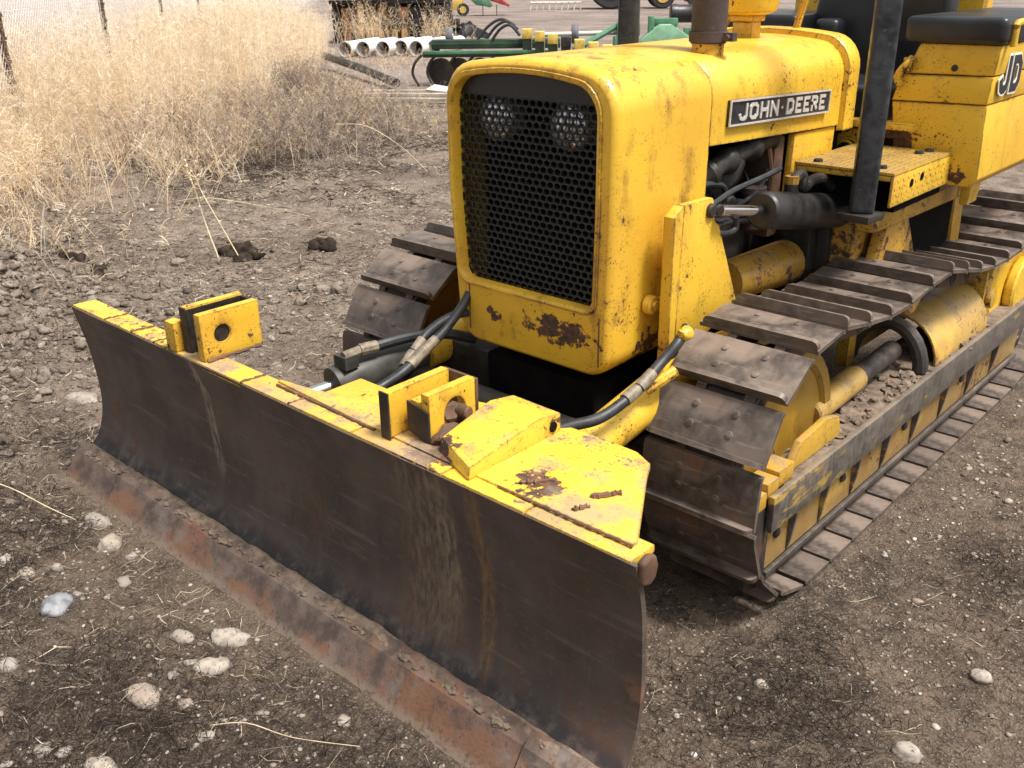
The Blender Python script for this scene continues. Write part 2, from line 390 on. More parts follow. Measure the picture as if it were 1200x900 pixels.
# ------------------------------------------------------------------ mesh helpers
class MB:
    def __init__(self):
        self.bm = bmesh.new()
    def face(self, pts):
        return self.bm.faces.new([self.bm.verts.new(p) for p in pts])
    def box(self, x0, x1, y0, y1, z0, z1, mat=None):
        v = [Vector((x, y, z)) for z in (z0, z1) for y in (y0, y1) for x in (x0, x1)]
        if mat is not None:
            v = [mat @ p for p in v]
        v = [self.bm.verts.new(p) for p in v]
        for f in ((0, 2, 3, 1), (4, 5, 7, 6), (0, 1, 5, 4), (2, 6, 7, 3), (0, 4, 6, 2), (1, 3, 7, 5)):
            self.bm.faces.new([v[i] for i in f])
        return self
    def prism(self, poly, axis, a, b):
        """poly: 2-D outline; axis 'x' -> (y,z), 'y' -> (x,z), 'z' -> (x,y)"""
        def P(p, h):
            return {'x': (h, p[0], p[1]), 'y': (p[0], h, p[1]), 'z': (p[0], p[1], h)}[axis]
        A = [self.bm.verts.new(P(p, a)) for p in poly]
        B = [self.bm.verts.new(P(p, b)) for p in poly]
        n = len(poly)
        self.bm.faces.new(A[::-1]); self.bm.faces.new(B)
        for i in range(n):
            self.bm.faces.new((A[i], A[(i + 1) % n], B[(i + 1) % n], B[i]))
        return self
    def loft(self, rings, closed=True, cap=False):
        vs = [[self.bm.verts.new(p) for p in r] for r in rings]
        n = len(rings[0])
        for a, b in zip(vs, vs[1:]):
            for i in range(n if closed else n - 1):
                j = (i + 1) % n
                self.bm.faces.new((a[i], a[j], b[j], b[i]))
        if cap:
            self.bm.faces.new(vs[0][::-1]); self.bm.faces.new(vs[-1])
        return self
    def tube(self, pts, r, seg=12, cap=True):
        pts = [Vector(p) for p in pts]
        rs = r if isinstance(r, (list, tuple)) else [r] * len(pts)
        rings, up = [], None
        for i, p in enumerate(pts):
            d = (pts[min(i + 1, len(pts) - 1)] - pts[max(i - 1, 0)])
            if d.length < 1e-9:
                d = pts[i] - pts[i - 1] if i else pts[1] - pts[0]
            d.normalize()
            if up is None:
                up = Vector((0, 0, 1)) if abs(d.z) < 0.9 else Vector((1, 0, 0))
            s = d.cross(up).normalized(); up = s.cross(d).normalized()
            rings.append([p + rs[i] * (math.cos(2 * PI * k / seg) * s + math.sin(2 * PI * k / seg) * up) for k in range(seg)])
        return self.loft(rings, True, cap)
    def cyl(self, p, q, r, seg=20, r2=None, bev=0.0):
        p, q = Vector(p), Vector(q)
        r2 = r if r2 is None else r2
        if bev:
            d = (q - p).normalized() * bev
            return self.tube_hard([(p, r - bev), (p + d, r), (q - d, r2), (q, r2 - bev)], seg)
        return self.tube_hard([(p, r), (q, r2)], seg)
    def tube_hard(self, pr, seg=20):
        d = (pr[-1][0] - pr[0][0]).normalized()
        up = Vector((0, 0, 1)) if abs(d.z) < 0.9 else Vector((1, 0, 0))
        s = d.cross(up).normalized(); u = s.cross(d)
        return self.loft([[p + r * (math.cos(2 * PI * k / seg) * s + math.sin(2 * PI * k / seg) * u) for k in range(seg)] for p, r in pr], True, True)
    def blob(self, c, s, sub=2, amp=0.15, seed=0, rot=0.0):
        from mathutils import noise
        r = bmesh.ops.create_icosphere(self.bm, subdivisions=sub, radius=1.0)
        cr, sr = math.cos(rot), math.sin(rot)
        for v in r['verts']:
            k = 1 + amp * noise.noise(v.co * 1.6 + Vector((seed * 3.7, seed * 1.3, seed))) + amp * 0.5 * noise.noise(v.co * 4 + Vector((seed, 7, seed * 2)))
            p = Vector((v.co.x * s[0], v.co.y * s[1], v.co.z * s[2])) * k
            v.co = Vector((p.x * cr - p.y * sr + c[0], p.x * sr + p.y * cr + c[1], p.z + c[2]))
        return self
    def build(self, name, mat, parent=None, bevel=0.0, bseg=2, sharp=35, doubles=False):
        bm = self.bm
        if doubles:
            bmesh.ops.remove_doubles(bm, verts=bm.verts, dist=1e-5)
        bmesh.ops.recalc_face_normals(bm, faces=bm.faces)
        if bevel:
            es = [e for e in bm.edges if len(e.link_faces) == 2 and e.calc_face_angle(0) > R(32)]
            bmesh.ops.bevel(bm, geom=es, offset=bevel, segments=bseg, affect='EDGES', profile=0.6, clamp_overlap=True)
        me = bpy.data.meshes.new(name)
        bm.to_mesh(me); bm.free()
        me.polygons.foreach_set('use_smooth', [True] * len(me.polygons))
        me.set_sharp_from_angle(angle=R(sharp))
        return link(name, me, mat, parent)

def link(name, me, mat, parent=None):
    if mat is not None and not me.materials:
        me.materials.append(mat)
    o = bpy.data.objects.new(name, me)
    COL.objects.link(o)
    if parent is not None:
        o.parent = parent
        if parent.type == 'EMPTY':
            o.location = -Vector(parent.location)      # parts are modelled in place
    return o

def thing(name, label, cat, loc=(0, 0, 0), group=None):
    o = bpy.data.objects.new(name, None)
    o.empty_display_size = 0.3
    COL.objects.link(o)
    o.location = loc
    return tag(o, label, cat, group)
def tag(o, label, cat, group=None, kind=None):
    if label: o['label'] = label
    if cat: o['category'] = cat
    if group: o['group'] = group
    if kind: o['kind'] = kind
    return o

GLYPH = {   # bold block capitals as strokes on a 0..w by 0..1 cell
 'J': (0.62, [[(0.0, 0.24), (0.06, 0.07), (0.20, 0.0), (0.40, 0.0), (0.54, 0.07), (0.62, 0.24), (0.62, 1.0)]], False),
 'O': (0.70, [[(0.18, 0.0), (0.52, 0.0), (0.70, 0.2), (0.70, 0.8), (0.52, 1.0), (0.18, 1.0), (0.0, 0.8), (0.0, 0.2)]], True),
 'H': (0.66, [[(0, 0), (0, 1)], [(0.66, 0), (0.66, 1)], [(0.0, 0.5), (0.66, 0.5)]], False),
 'N': (0.70, [[(0, 0), (0, 1)], [(0.70, 0), (0.70, 1)], [(0.02, 0.98), (0.68, 0.02)]], False),
 'D': (0.66, [[(0.0, 0.0), (0.46, 0.0), (0.66, 0.22), (0.66, 0.78), (0.46, 1.0), (0.0, 1.0)]], True),
 'E': (0.56, [[(0.56, 0), (0, 0), (0, 1), (0.56, 1)], [(0.0, 0.5), (0.48, 0.5)]], False),
 'R': (0.64, [[(0, 0), (0, 1), (0.46, 1), (0.62, 0.88), (0.62, 0.62), (0.46, 0.5), (0.0, 0.5)], [(0.30, 0.5), (0.64, 0)]], False)}
def lettering(name, body, size, thick, mat, parent, matrix, depth=0.002, sx=1.0, gap=0.42, grow=0.0):
    """letters side by side; thick = stroke width, grow widens the strokes (for an outline)"""
    x0 = 0.0
    w = thick / 2 + grow
    for ch in body:
        gw, strokes, closed = GLYPH[ch]
        m = MB()
        for si, st_ in enumerate(strokes):
            P = [Vector((x0 + p[0] * size * sx, p[1] * size)) for p in st_]
            n = len(P); Lf, Rt = [], []
            for i in range(n):
                a = P[i - 1] if (closed or i > 0) else None
                c = P[(i + 1) % n] if (closed or i < n - 1) else None
                d1 = (P[i] - a).normalized() if a is not None else None
                d2 = (c - P[i]).normalized() if c is not None else None
                if d1 is None: d1 = d2
                if d2 is None: d2 = d1
                nn = (Vector((-d1.y, d1.x)) + Vector((-d2.y, d2.x))); nn.normalize()
                k = min(1.8, 1 / max(0.3, nn.dot(Vector((-d1.y, d1.x)))))
                ext = Vector((0, 0))
                if not closed and i == 0: ext = -d2 * (w if len(st_) > 2 or st_[0][0] == st_[1][0] else grow)
                if not closed and i == n - 1: ext = d1 * (w if len(st_) > 2 or st_[0][0] == st_[1][0] else grow)
                Lf.append(P[i] + nn * w * k + ext); Rt.append(P[i] - nn * w * k + ext)
            dz = 0.0004 * si
            q = lambda v, z: matrix @ Vector((v.x, v.y, z))
            rg = []
            for i in range(n):
                rg.append([q(Lf[i], 0), q(Rt[i], 0), q(Rt[i], depth + dz), q(Lf[i], depth + dz)])
            if closed:
                rg.append(rg[0]); m.loft(rg, True, False)
            else:
                m.loft(rg, True, True)
        m.build(name, mat, parent, doubles=closed)
        x0 += gw * size * sx + gap * size
    return x0

def smooth_path(pts, n=6):
    pts = [Vector(p) for p in pts]
    out = []
    for i in range(len(pts) - 1):
        p0, p1, p2, p3 = pts[max(i - 1, 0)], pts[i], pts[i + 1], pts[min(i + 2, len(pts) - 1)]
        for k in range(n):
            t = k / n
            out.append(0.5 * ((2 * p1) + (p2 - p0) * t + (2 * p0 - 5 * p1 + 4 * p2 - p3) * t * t + (3 * p1 - p0 - 3 * p2 + p3) * t ** 3))
    out.append(pts[-1])
    return out

# value noise for terrain
_perm = rng.random((64, 64))
def vnoise(x, y):
    xi, yi = np.floor(x).astype(int), np.floor(y).astype(int)
    fx, fy = x - xi, y - yi
    fx = fx * fx * (3 - 2 * fx); fy = fy * fy * (3 - 2 * fy)
    g = lambda a, b: _perm[a % 64, b % 64]
    return (g(xi, yi) * (1 - fx) + g(xi + 1, yi) * fx) * (1 - fy) + (g(xi, yi + 1) * (1 - fx) + g(xi + 1, yi + 1) * fx) * fy
def fbm(x, y, s, o=4):
    x = np.asarray(x, float); y = np.asarray(y, float)
    v = 0; a = 0.5; n = 0
    for k in range(o):
        v = v + a * vnoise(x * s + 17.3 * k, y * s + 5.1 * k); n += a
        s *= 2.03; a *= 0.5
    return v / n - 0.5
def sstep(v, a, b):
    t = np.clip((v - a) / (b - a), 0, 1)
    return t * t * (3 - 2 * t)
def height(x, y):
    x = np.asarray(x, float); y = np.asarray(y, float)
    d = np.hypot(x - 1.7, y + 1.9)
    near = 1 - sstep(d, 9, 22)
    h = 0.035 * fbm(x, y, 1.1, 3) + 0.034 * fbm(x, y, 5.0, 3) * near + 0.026 * fbm(x, y, 15, 3) * near
    # berm of loose soil left of the blade
    b = np.exp(-(((x + 4.4) / 1.25) ** 2 + ((y + 0.75) / 0.9) ** 2)) * 0.30
    h = h + b * 0.45 * np.abs(fbm(x, y, 4.2, 3)) * 2
    h = h + b * (1 + 1.3 * fbm(x, y, 2.2, 4)) + np.minimum(b, 0.12) * (1.1 * fbm(x, y, 7.5, 4) + 0.5 * np.abs(fbm(x, y, 13, 2)))
    # bank below the dry grass
    e = np.exp(-(((x + 6.6) / 0.9) ** 2 + ((y - 1.3) / 1.1) ** 2)) * 0.14
    h = h + e * (1 + fbm(x, y, 3, 3))
    # old cleat prints in the dirt right of the track
    tr_ = np.exp(-(((x - 1.22) / 0.22) ** 2 + ((y - 0.75) / 0.75) ** 2))
    h = h + 0.010 * tr_ * np.sin((y + 0.25 * x) * 2 * PI / 0.15) * (0.6 + 1.2 * fbm(x, y, 5, 2))
    # firm and level under the machine
    flat = sstep(np.maximum(np.abs(x + 0.05) - 0.95, np.abs(y - 0.9) - 1.75), 0.0, 0.4)
    return h * (0.25 + 0.75 * flat) - 0.012 * (1 - flat) - 0.004

# ------------------------------------------------------------------ ground
def axis(lo, hi, step, far, ratio=1.16):
    core = list(np.arange(lo, hi + 1e-6, step))
    a, s = [], step
    p = hi
    while p < far:
        s *= ratio; p += s; a.append(p)
    b, s, p = [], step, lo
    while p > -far:
        s *= ratio; p -= s; b.append(p)
    return np.array(b[::-1] + core + a)
gx = axis(-6.4, 2.3, 0.026, 900)
gy = axis(-1.9, 4.6, 0.026, 900)
X, Y = np.meshgrid(gx, gy)
Z = height(X, Y)
nx, ny = len(gx), len(gy)
co = np.stack([X, Y, Z], -1).reshape(-1, 3)
idx = np.arange(nx * ny).reshape(ny, nx)
quads = np.stack([idx[:-1, :-1], idx[:-1, 1:], idx[1:, 1:], idx[1:, :-1]], -1).reshape(-1, 4)
def np_mesh(name, co, faces, tone=None, smooth=True):
    me = bpy.data.meshes.new(name)
    k = faces.shape[1]
    me.vertices.add(len(co)); me.vertices.foreach_set('co', np.ascontiguousarray(co, np.float32).ravel())
    me.loops.add(faces.size); me.loops.foreach_set('vertex_index', np.ascontiguousarray(faces, np.int32).ravel())
    me.polygons.add(len(faces))
    me.polygons.foreach_set('loop_start', np.arange(0, faces.size, k, dtype=np.int32))
    me.polygons.foreach_set('use_smooth', [smooth] * len(faces))
    if tone is not None:
        at = me.attributes.new('tone', 'FLOAT', 'POINT')
        at.data.foreach_set('value', np.ascontiguousarray(tone, np.float32))
    me.update(calc_edges=True); me.validate()
    return me

def ground_material():
    t = NT('dirt_ground')
    pos = t.co()
    x, y, z = t.xyz()
    n1 = t.noise(0.9, 5, 0.6); n2 = t.noise(6, 6, 0.65); n3 = t.noise(34, 6, 0.68); n4 = t.noise(140, 4, 0.6)
    c = t.mix(t.step(n2, 0.35, 0.65), (0.098, 0.072, 0.054), (0.190, 0.142, 0.104))
    # paler dusty soil on the left and in the yard behind, browner to the right of the tracks
    left = t.step(t.math('SUBTRACT', t.math('MULTIPLY', y, 0.35), t.math('ADD', x, 0.0)), 0.6, 2.6)
    pale = t.mix(t.step(n2, 0.35, 0.65), (0.150, 0.115, 0.090), (0.325, 0.258, 0.205))
    c = t.mix(left, c, pale)
    far = t.step(t.math('SUBTRACT', y, x), 14, 22)
    c = t.mix(far, c, t.mix(t.step(t.noise(0.35, 5, .6), .35, .65), (0.21, 0.165, 0.148), (0.31, 0.255, 0.23)))
    # pale dry field beyond the fence
    fl = t.math('ADD', t.math('MULTIPLY', t.math('ADD', x, 6.88), 0.637), t.math('MULTIPLY', t.math('SUBTRACT', y, 1.35), 0.771))
    fld = t.step(fl, 0.2, -1.5)
    c = t.mix(t.math('MULTIPLY', fld, t.step(x, -5.5, -7.5)), c, t.mix(n2, (0.42, 0.37, 0.34), (0.58, 0.52, 0.49)))
    # scorched and trampled dark weed patches
    dk = t.step(t.math('ADD', t.math('MULTIPLY', n1, 0.55), t.math('MULTIPLY', n2, 0.45)), 0.50, 0.62)
    c = t.mix(t.math('MULTIPLY', dk, 0.6), c, (0.060, 0.045, 0.036))
    for cx_, cy_, r_ in ((0.95, -0.15, 0.33), (0.80, 0.22, 0.28), (0.25, -1.05, 0.55), (1.15, 0.75, 0.25), (-0.35, -1.35, 0.5), (0.86, 0.45, 0.30)):
        k = t.math('MULTIPLY', t.spot((cx_, cy_, 0), r_), t.step(n3, 0.32, 0.58))
        c = t.mix(t.math('MULTIPLY', k, 0.55), c, (0.045, 0.035, 0.029))
    # grit
    v = t.voro(85); v2 = t.voro(34)
    pick = t.xyz(v.outputs['Color'])[0]; pick2 = t.xyz(v2.outputs['Color'])[1]
    g1 = t.math('MULTIPLY', t.step(v.outputs['Distance'], 0.34, 0.20), t.step(pick, 0.60, 0.66))
    g2 = t.math('MULTIPLY', t.step(v2.outputs['Distance'], 0.30, 0.20), t.step(pick2, 0.80, 0.84))
    gc = t.mix(pick, (0.20, 0.165, 0.13), (0.42, 0.37, 0.31))
    c = t.mix(t.math('MULTIPLY', g1, 0.55), c, gc)
    c = t.mix(t.math('MULTIPLY', g2, 0.75), c, t.mix(pick2, (0.16, 0.14, 0.12), (0.42, 0.37, 0.31)))
    c = t.mix(t.step(n3, 0.52, 0.66, 0, 0.75), c, (0.048, 0.037, 0.031))
    c = t.mix(t.step(n3, 0.46, 0.34, 0, 0.4), c, (0.25, 0.205, 0.17))
    c = t.mix(t.step(n4, 0.54, 0.66, 0, 0.6), c, (0.28, 0.235, 0.19))
    c = t.mix(t.step(n4, 0.45, 0.34, 0, 0.5), c, (0.05, 0.04, 0.033))
    h = t.math('ADD', t.math('MULTIPLY', n3, 1.0), t.math('MULTIPLY', n4, 0.35))
    h = t.math('ADD', h, t.math('ADD', t.math('MULTIPLY', g1, 0.25), t.math('MULTIPLY', g2, 0.5)))
    return t.bsdf(c, 0.95, 0, h, 1.0, 0.028, 0.12)
ground = link('ground', np_mesh('ground', co, quads), ground_material())
ground['kind'] = 'structure'

# ------------------------------------------------------------------ crawler dozer
DL = Vector((-0.05, 0.9, 0))
dozer = thing('crawler_dozer', 'worn yellow crawler dozer with a wide rusty blade, standing on the bare dirt', 'dozer', DL)

# --- radiator housing
def outline(x0, x1, z0, z1, rt, rb, crown, nc=7, ne=9):
    """closed outline (x,z), same count for every call: bottom edge, right, crown top, left"""
    pts = []
    def arc(cx, cz, r, a0, a1):
        for k in range(nc):
            a = a0 + (a1 - a0) * k / (nc - 1)
            pts.append((cx + r * math.cos(a), cz + r * math.sin(a)))
    def line(p, q, n):
        for k in range(1, n):
            pts.append((p[0] + (q[0] - p[0]) * k / n, p[1] + (q[1] - p[1]) * k / n))
    zs = z1 - crown
    xm = (x0 + x1) / 2; hw = (x1 - x0) / 2
    lift = lambda xx: crown * (1 - ((xx - xm) / hw) ** 2)
    arc(x0 + rb, z0 + rb, rb, PI, 1.5 * PI); line((x0 + rb, z0), (x1 - rb, z0), ne)
    arc(x1 - rb, z0 + rb, rb, 1.5 * PI, 2 * PI); line((x1, z0 + rb), (x1, zs - rt), ne)
    arc(x1 - rt, zs - rt, rt, 0, PI / 2); line((x1 - rt, zs), (x0 + rt, zs), ne)
    arc(x0 + rt, zs - rt, rt, PI / 2, PI); line((x0, zs - rt), (x0, z0 + rb), ne)
    return [(x, z + (lift(x) if z > zs - rt else 0)) for x, z in pts]
HX0, HX1, HZ0, HZ1 = -0.318, 0.287, 0.605, 1.428
def taper(p):
    k = max(0.0, (1.05 - p[1]) / 0.45)
    return (p[0] + (0.035 * k if p[0] < -0.2 else 0.0) - (0.010 * k if p[0] > 0.2 else 0.0), p[1])
def ring(ins, y, inner=None):
    if inner:
        o = outline(*inner)
    else:
        o = outline(HX0 + ins, HX1 - ins, HZ0 + ins, HZ1 - ins, 0.088 - ins * 0.5, 0.075 - ins * 0.5, 0.030)
    return [(p[0], y, p[1]) for p in map(taper, o)]
GX0, GX1, GZ0, GZ1 = -0.282, 0.230, 0.800, 1.392
def gring(g, y):
    return ring(0, y, (GX0 - g, GX1 + g, GZ0 - g, GZ1 + g, 0.064 + g * 0.5, 0.03 + g * 0.5, 0.030))
h = MB()
h.loft([ring(0.012, 0.43), ring(0, 0.43), ring(0, 0.030), ring(0.003, 0.014), ring(0.009, 0.005), ring(0.015, 0.0005), ring(0.017, 0.0),
        gring(0.014, 0.0), gring(0.012, -0.006), gring(0.003, -0.006), gring(0.0, -0.003), gring(0.0, 0.045)])
housing = h.build('radiator_housing', M['y_house'], dozer, sharp=50)
# panel seams below the grille
for x in (-0.238, 0.247):
    MB().box(x, x + 0.004, -0.0015, 0.004, 0.645, 0.785).build('panel_seam', M['rusty'], housing)
# grille plate with real holes
g = MB()
GW, GH = 0.0245, 0.0188
nrow = int((GZ1 - GZ0) / GH) + 2
for r in range(nrow):
    z = GZ0 - 0.01 + r * GH
    ncol = int((GX1 - GX0) / GW) + 3
    if z > GZ1 - 0.075:          # solid strip across the top of the plate
        continue
    for c in range(ncol):
        x = GX0 - 0.02 + (c + (0.5 if r % 2 else 0)) * GW
        q = [(x - GW / 2, z - GH / 2), (x, z - GH / 2), (x + GW / 2, z - GH / 2), (x + GW / 2, z), (x + GW / 2, z + GH / 2), (x, z + GH / 2), (x - GW / 2, z + GH / 2), (x - GW / 2, z)]
        o = []
        for k in range(8):
            a = -0.75 * PI + k * PI / 4
            o.append((x + 0.0107 * math.cos(a), z + 0.0079 * math.sin(a)))
        A = [g.bm.verts.new((p[0], 0.030, p[1])) for p in q]
        B = [g.bm.verts.new((p[0], 0.028, p[1])) for p in o]
        C = [g.bm.verts.new((p[0], 0.033, p[1])) for p in o]
        for k in range(8):
            j = (k + 1) % 8
            g.bm.faces.new((A[k], A[j], B[j], B[k])); g.bm.faces.new((B[k], B[j], C[j], C[k]))
ztop = GZ0 - 0.01 + GH * (int((GZ1 - 0.075 - (GZ0 - 0.01)) / GH) + 0.5)
_arch = [(p[0], p[2]) for p in gring(0.012, 0)]
_arch = sorted([p for p in _arch if p[1] > ztop], key=lambda p: -p[0])
g.prism([(_arch[-1][0], ztop), (_arch[0][0], ztop)] + _arch, 'y', 0.0295, 0.036)
grille = g.build('grille', M['grille'], dozer, doubles=True)
for x in (-0.168, 0.092):
    hl = MB()
    hl.tube_hard([(Vector((x, 0.115, 1.262)), 0.058), (Vector((x, 0.058, 1.262)), 0.066), (Vector((x, 0.048, 1.262)), 0.055), (Vector((x, 0.040, 1.262)), 0.026)], 24)
    hl.build('headlight', M['glass'], grille, sharp=60)
rad = MB().box(-0.28, 0.25, 0.13, 0.30, 0.66, 1.34)
rad.build('radiator_core', M['dark'], dozer)

# --- hood
def hood_profile(ins, zb, n=9):
    o = outline(HX0 + ins, HX1 - ins, 1.12, HZ1 - ins, 0.088, 0.01, 0.030)[26:56]
    return [(HX1 - ins - 0.014, zb - 0.002), (HX1 - ins, zb), (HX1 - ins, (zb + 1.2) / 2 + .02)] + o + [(HX0 + ins, (zb + 1.2) / 2 + .02), (HX0 + ins, zb), (HX0 + ins + 0.014, zb - 0.002)]
hm = MB()
HB0, HB1 = 1.182, 1.146
hm.loft([[(p[0], y, p[1]) for p in hood_profile(i, HB0 + (HB1 - HB0) * (y - 0.437) / 0.81)] for i, y in
         ((0.012, 0.437), (0.003, 0.438), (0.0, 0.444), (0, 0.7), (0, 1.0), (0, 1.245))], False)
hood = hm.build('hood', M['y_hood'], dozer, sharp=50)
sm = MB().loft([[(p[0], y, p[1]) for p in hood_profile(0.010, 1.16)] for y in (0.415, 0.45)], False)
sm.build('hood_seal', M['dark'], dozer)
cw = MB()
cw.loft([[(p[0], y, p[1]) for p in hood_profile(i, 0.95 if False else 1.130)] for i, y in
         ((0.004, 1.245), (-0.016, 1.248), (-0.020, 1.256), (-0.020, 1.318), (-0.014, 1.328), (0.004, 1.330), (0.03, 1.322))], False)
cw.build('cowl_rim', M['y_hood'], dozer, sharp=40)
MB().box(HX0 + .02, HX1 - .02, 1.27, 1.30, 0.95, 1.40).build('dash_bulkhead', M['dark'], dozer)

# badge with its lettering on the hood side
bz = lambda y: 1.262 - 0.038 * (y - 0.51)
bd = MB()
b_ang = math.atan2(-0.026, 0.63)
bm_ = Matrix.Translation((HX1 + 0.0005, 0.512, 1.2255)) @ Matrix.Rotation(b_ang, 4, 'X')
bd.box(0, 0.008, 0, 0.625, 0.0, 0.072, bm_)
badge = bd.build('badge', M['badge_black'], dozer, 0.002)
fr = MB()
for a in ((0.0, 0.625, 0.0, 0.005), (0.0, 0.625, 0.067, 0.072), (0.0, 0.005, 0.005, 0.067), (0.620, 0.625, 0.005, 0.067)):
    fr.box(0.0085, 0.0125, *a, bm_)
fr.build('badge_frame', M['badge_metal'], badge)
rotT = Matrix(((0, 0, 1, 0), (1, 0, 0, 0), (0, 1, 0, 0), (0, 0, 0, 1)))     # text x->+y, y->+z, faces +x
lettering('lettering', 'JOHN', 0.037, 0.0102, M['badge_metal'], badge, bm_ @ Matrix.Translation((0.0075, 0.058, 0.0175)) @ rotT, 0.004, 1.50, 0.62)
lettering('lettering', 'DEERE', 0.037, 0.0102, M['badge_metal'], badge, bm_ @ Matrix.Translation((0.0075, 0.338, 0.0175)) @ rotT, 0.004, 1.42, 0.62)
MB().box(0.0085, 0.0115, 0.300, 0.308, 0.032, 0.039, bm_).build('lettering', M['badge_metal'], badge)

# exhaust and air intake
ex = MB()
EX, EY = 0.175, 0.575
ex.cyl((EX, EY, 1.44), (EX, EY, 2.3), 0.050, 28)
stack = ex.build('exhaust_stack', M['exhaust'], dozer)
MB().cyl((EX, EY, 1.36), (EX, EY, 1.452), 0.0455, 24).build('stack_base', M['y_lug'], stack)
cl = MB(); cl.cyl((EX, EY, 1.445), (EX, EY, 1.472), 0.055, 28); cl.box(EX + 0.045, EX + 0.085, EY - 0.012, EY + 0.012, 1.447, 1.470)
cl.cyl((EX + .07, EY - .025, 1.458), (EX + .07, EY + .025, 1.458), 0.008, 8)
cl.build('clamp', M['exhaust'], stack)
AX, AY = 0.025, 1.05
ac = MB()
ac.box(AX - 0.036, AX + 0.036, AY - 0.03, AY + 0.03, 1.40, 1.475)
ac.box(AX - 0.045, AX + 0.045, AY - 0.04, AY + 0.04, 1.475, 1.495)
cleaner = ac.build('air_cleaner', M['y_hood'], dozer, 0.006)
cb = MB(); cb.tube_hard([(Vector((AX, AY, 1.495)), .06), (Vector((AX, AY, 1.505)), .09), (Vector((AX, AY, 1.52)), .095), (Vector((AX, AY, 1.60)), .1), (Vector((AX, AY, 1.62)), .07)], 24)
cb.build('dust_bowl', M['y_lug'], cleaner)
MB().tube(smooth_path([(AX - 0.06, AY - .03, 1.405), (AX - 0.07, AY - .03, 1.44), (AX - 0.055, AY - .03, 1.475), (AX - 0.05, AY - .03, 1.495)]), 0.009, 8).build('latch_rod', M['y_lug'], cleaner)
gb = MB(); gb.tube([(0.062, 1.30, 1.385), (0.080, 1.30, 1.47), (0.105, 1.30, 1.56), (0.13, 1.31, 1.75)], [0.014, 0.013, 0.013, 0.012], 8)
gb.cyl((0.062, 1.283, 1.388), (0.062, 1.32, 1.388), 0.022, 12)
gb.build('control_lever', M['y_lug'], dozer)

# --- engine bay
en = MB()
en.box(-0.20, 0.17, 0.46, 1.20, 0.62, 1.10)
en.box(-0.15, 0.12, 0.50, 1.15, 1.10, 1.26)
en.cyl((0.05, 0.38, 0.98), (0.05, 0.46, 0.98), 0.12, 20)
en.box(0.17, 0.22, 0.55, 0.80, 0.78, 0.92)
en.cyl((0.22, 0.86, 0.86), (0.22, 0.86, 1.02), 0.045, 14)
en.cyl((0.20, 0.62, 0.98), (0.27, 0.62, 0.98), 0.03, 12)
en.cyl((0.20, 0.74, 0.95), (0.26, 0.74, 0.95), 0.025, 12)
engine = en.build('engine', M['engine'], dozer, 0.012)
mf = MB()
mf.tube(smooth_path([(0.20, 0.46, 1.04), (0.235, 0.52, 1.085), (0.24, 0.60, 1.11), (0.24, 0.74, 1.13), (0.235, 0.86, 1.145), (0.20, 0.92, 1.16)]), [.030 + .012 * (k % 6 in (0, 1)) for k in range(31)], 12)
mf.tube(smooth_path([(0.24, 0.66, 1.11), (0.235, 0.63, 1.06), (0.20, 0.60, 1.02)]), 0.035, 10)
mf.build('manifold', M['manifold'], engine)
pp = MB()
for pts in ([(0.25, 0.44, 1.063), (0.26, 0.50, 1.063), (0.27, 0.56, 1.045), (0.27, 0.565, 1.0)], [(0.27, 0.48, 1.00), (0.29, 0.58, 1.035), (0.32, 0.70, 1.06), (0.33, 0.78, 1.075)],
            [(0.33, 0.40, 0.955), (0.335, 0.47, 0.935), (0.34, 0.52, 0.94), (0.34, 0.52, 0.975)], [(0.26, 0.46, 0.92), (0.26, 0.6, 0.93), (0.25, 0.8, 0.9)]):
    pp.tube(smooth_path(pts), 0.009, 8)
pp.build('engine_pipe', M['hose'], engine)
for k in range(4):
    y = 0.53 + k * 0.085
    MB().tube(smooth_path([(0.172, y, 0.93), (0.205, y + .005, 0.96), (0.212, y + .02, 1.01), (0.19, y + .03, 1.045)]), .0048, 6).build('fuel_line', M['manifold'], engine)
    MB().cyl((0.170, y, 0.90), (0.196, y, 0.90), .016, 6).build('bolt', M['rusty'], engine)
fi = MB(); fi.cyl((0.235, 0.80, 0.87), (0.235, 0.80, 0.985), .036, 18, bev=.006); fi.cyl((0.235, 0.80, 0.985), (0.235, 0.80, 1.005), .042, 18)
fi.build('oil_filter', M['exhaust'], engine)
MB().tube(smooth_path([(0.26, 0.45, 0.985), (0.275, 0.55, 0.965), (0.268, 0.66, 0.975), (0.262, 0.78, 1.0), (0.25, 0.86, 1.05)]), .006, 6).build('wire_loom', M['hose'], engine)
MB().tube(smooth_path([(0.255, 0.84, 1.12), (0.268, 0.845, 1.04), (0.262, 0.85, 0.97), (0.27, 0.86, 0.93)]), .008, 6).build('wire_loom', M['rusty'], engine)
MB().box(0.15, 0.262, 0.87, 0.93, 0.83, 1.15).build('firewall_plate', M['rusty'], dozer, 0.01)
sp = MB().prism([(0.945, 0.93), (1.235, 0.935), (1.245, 1.145), (0.955, 1.152)], 'x', 0.255, 0.280)
sp.build('side_panel', M['y_hood'], dozer, 0.008)

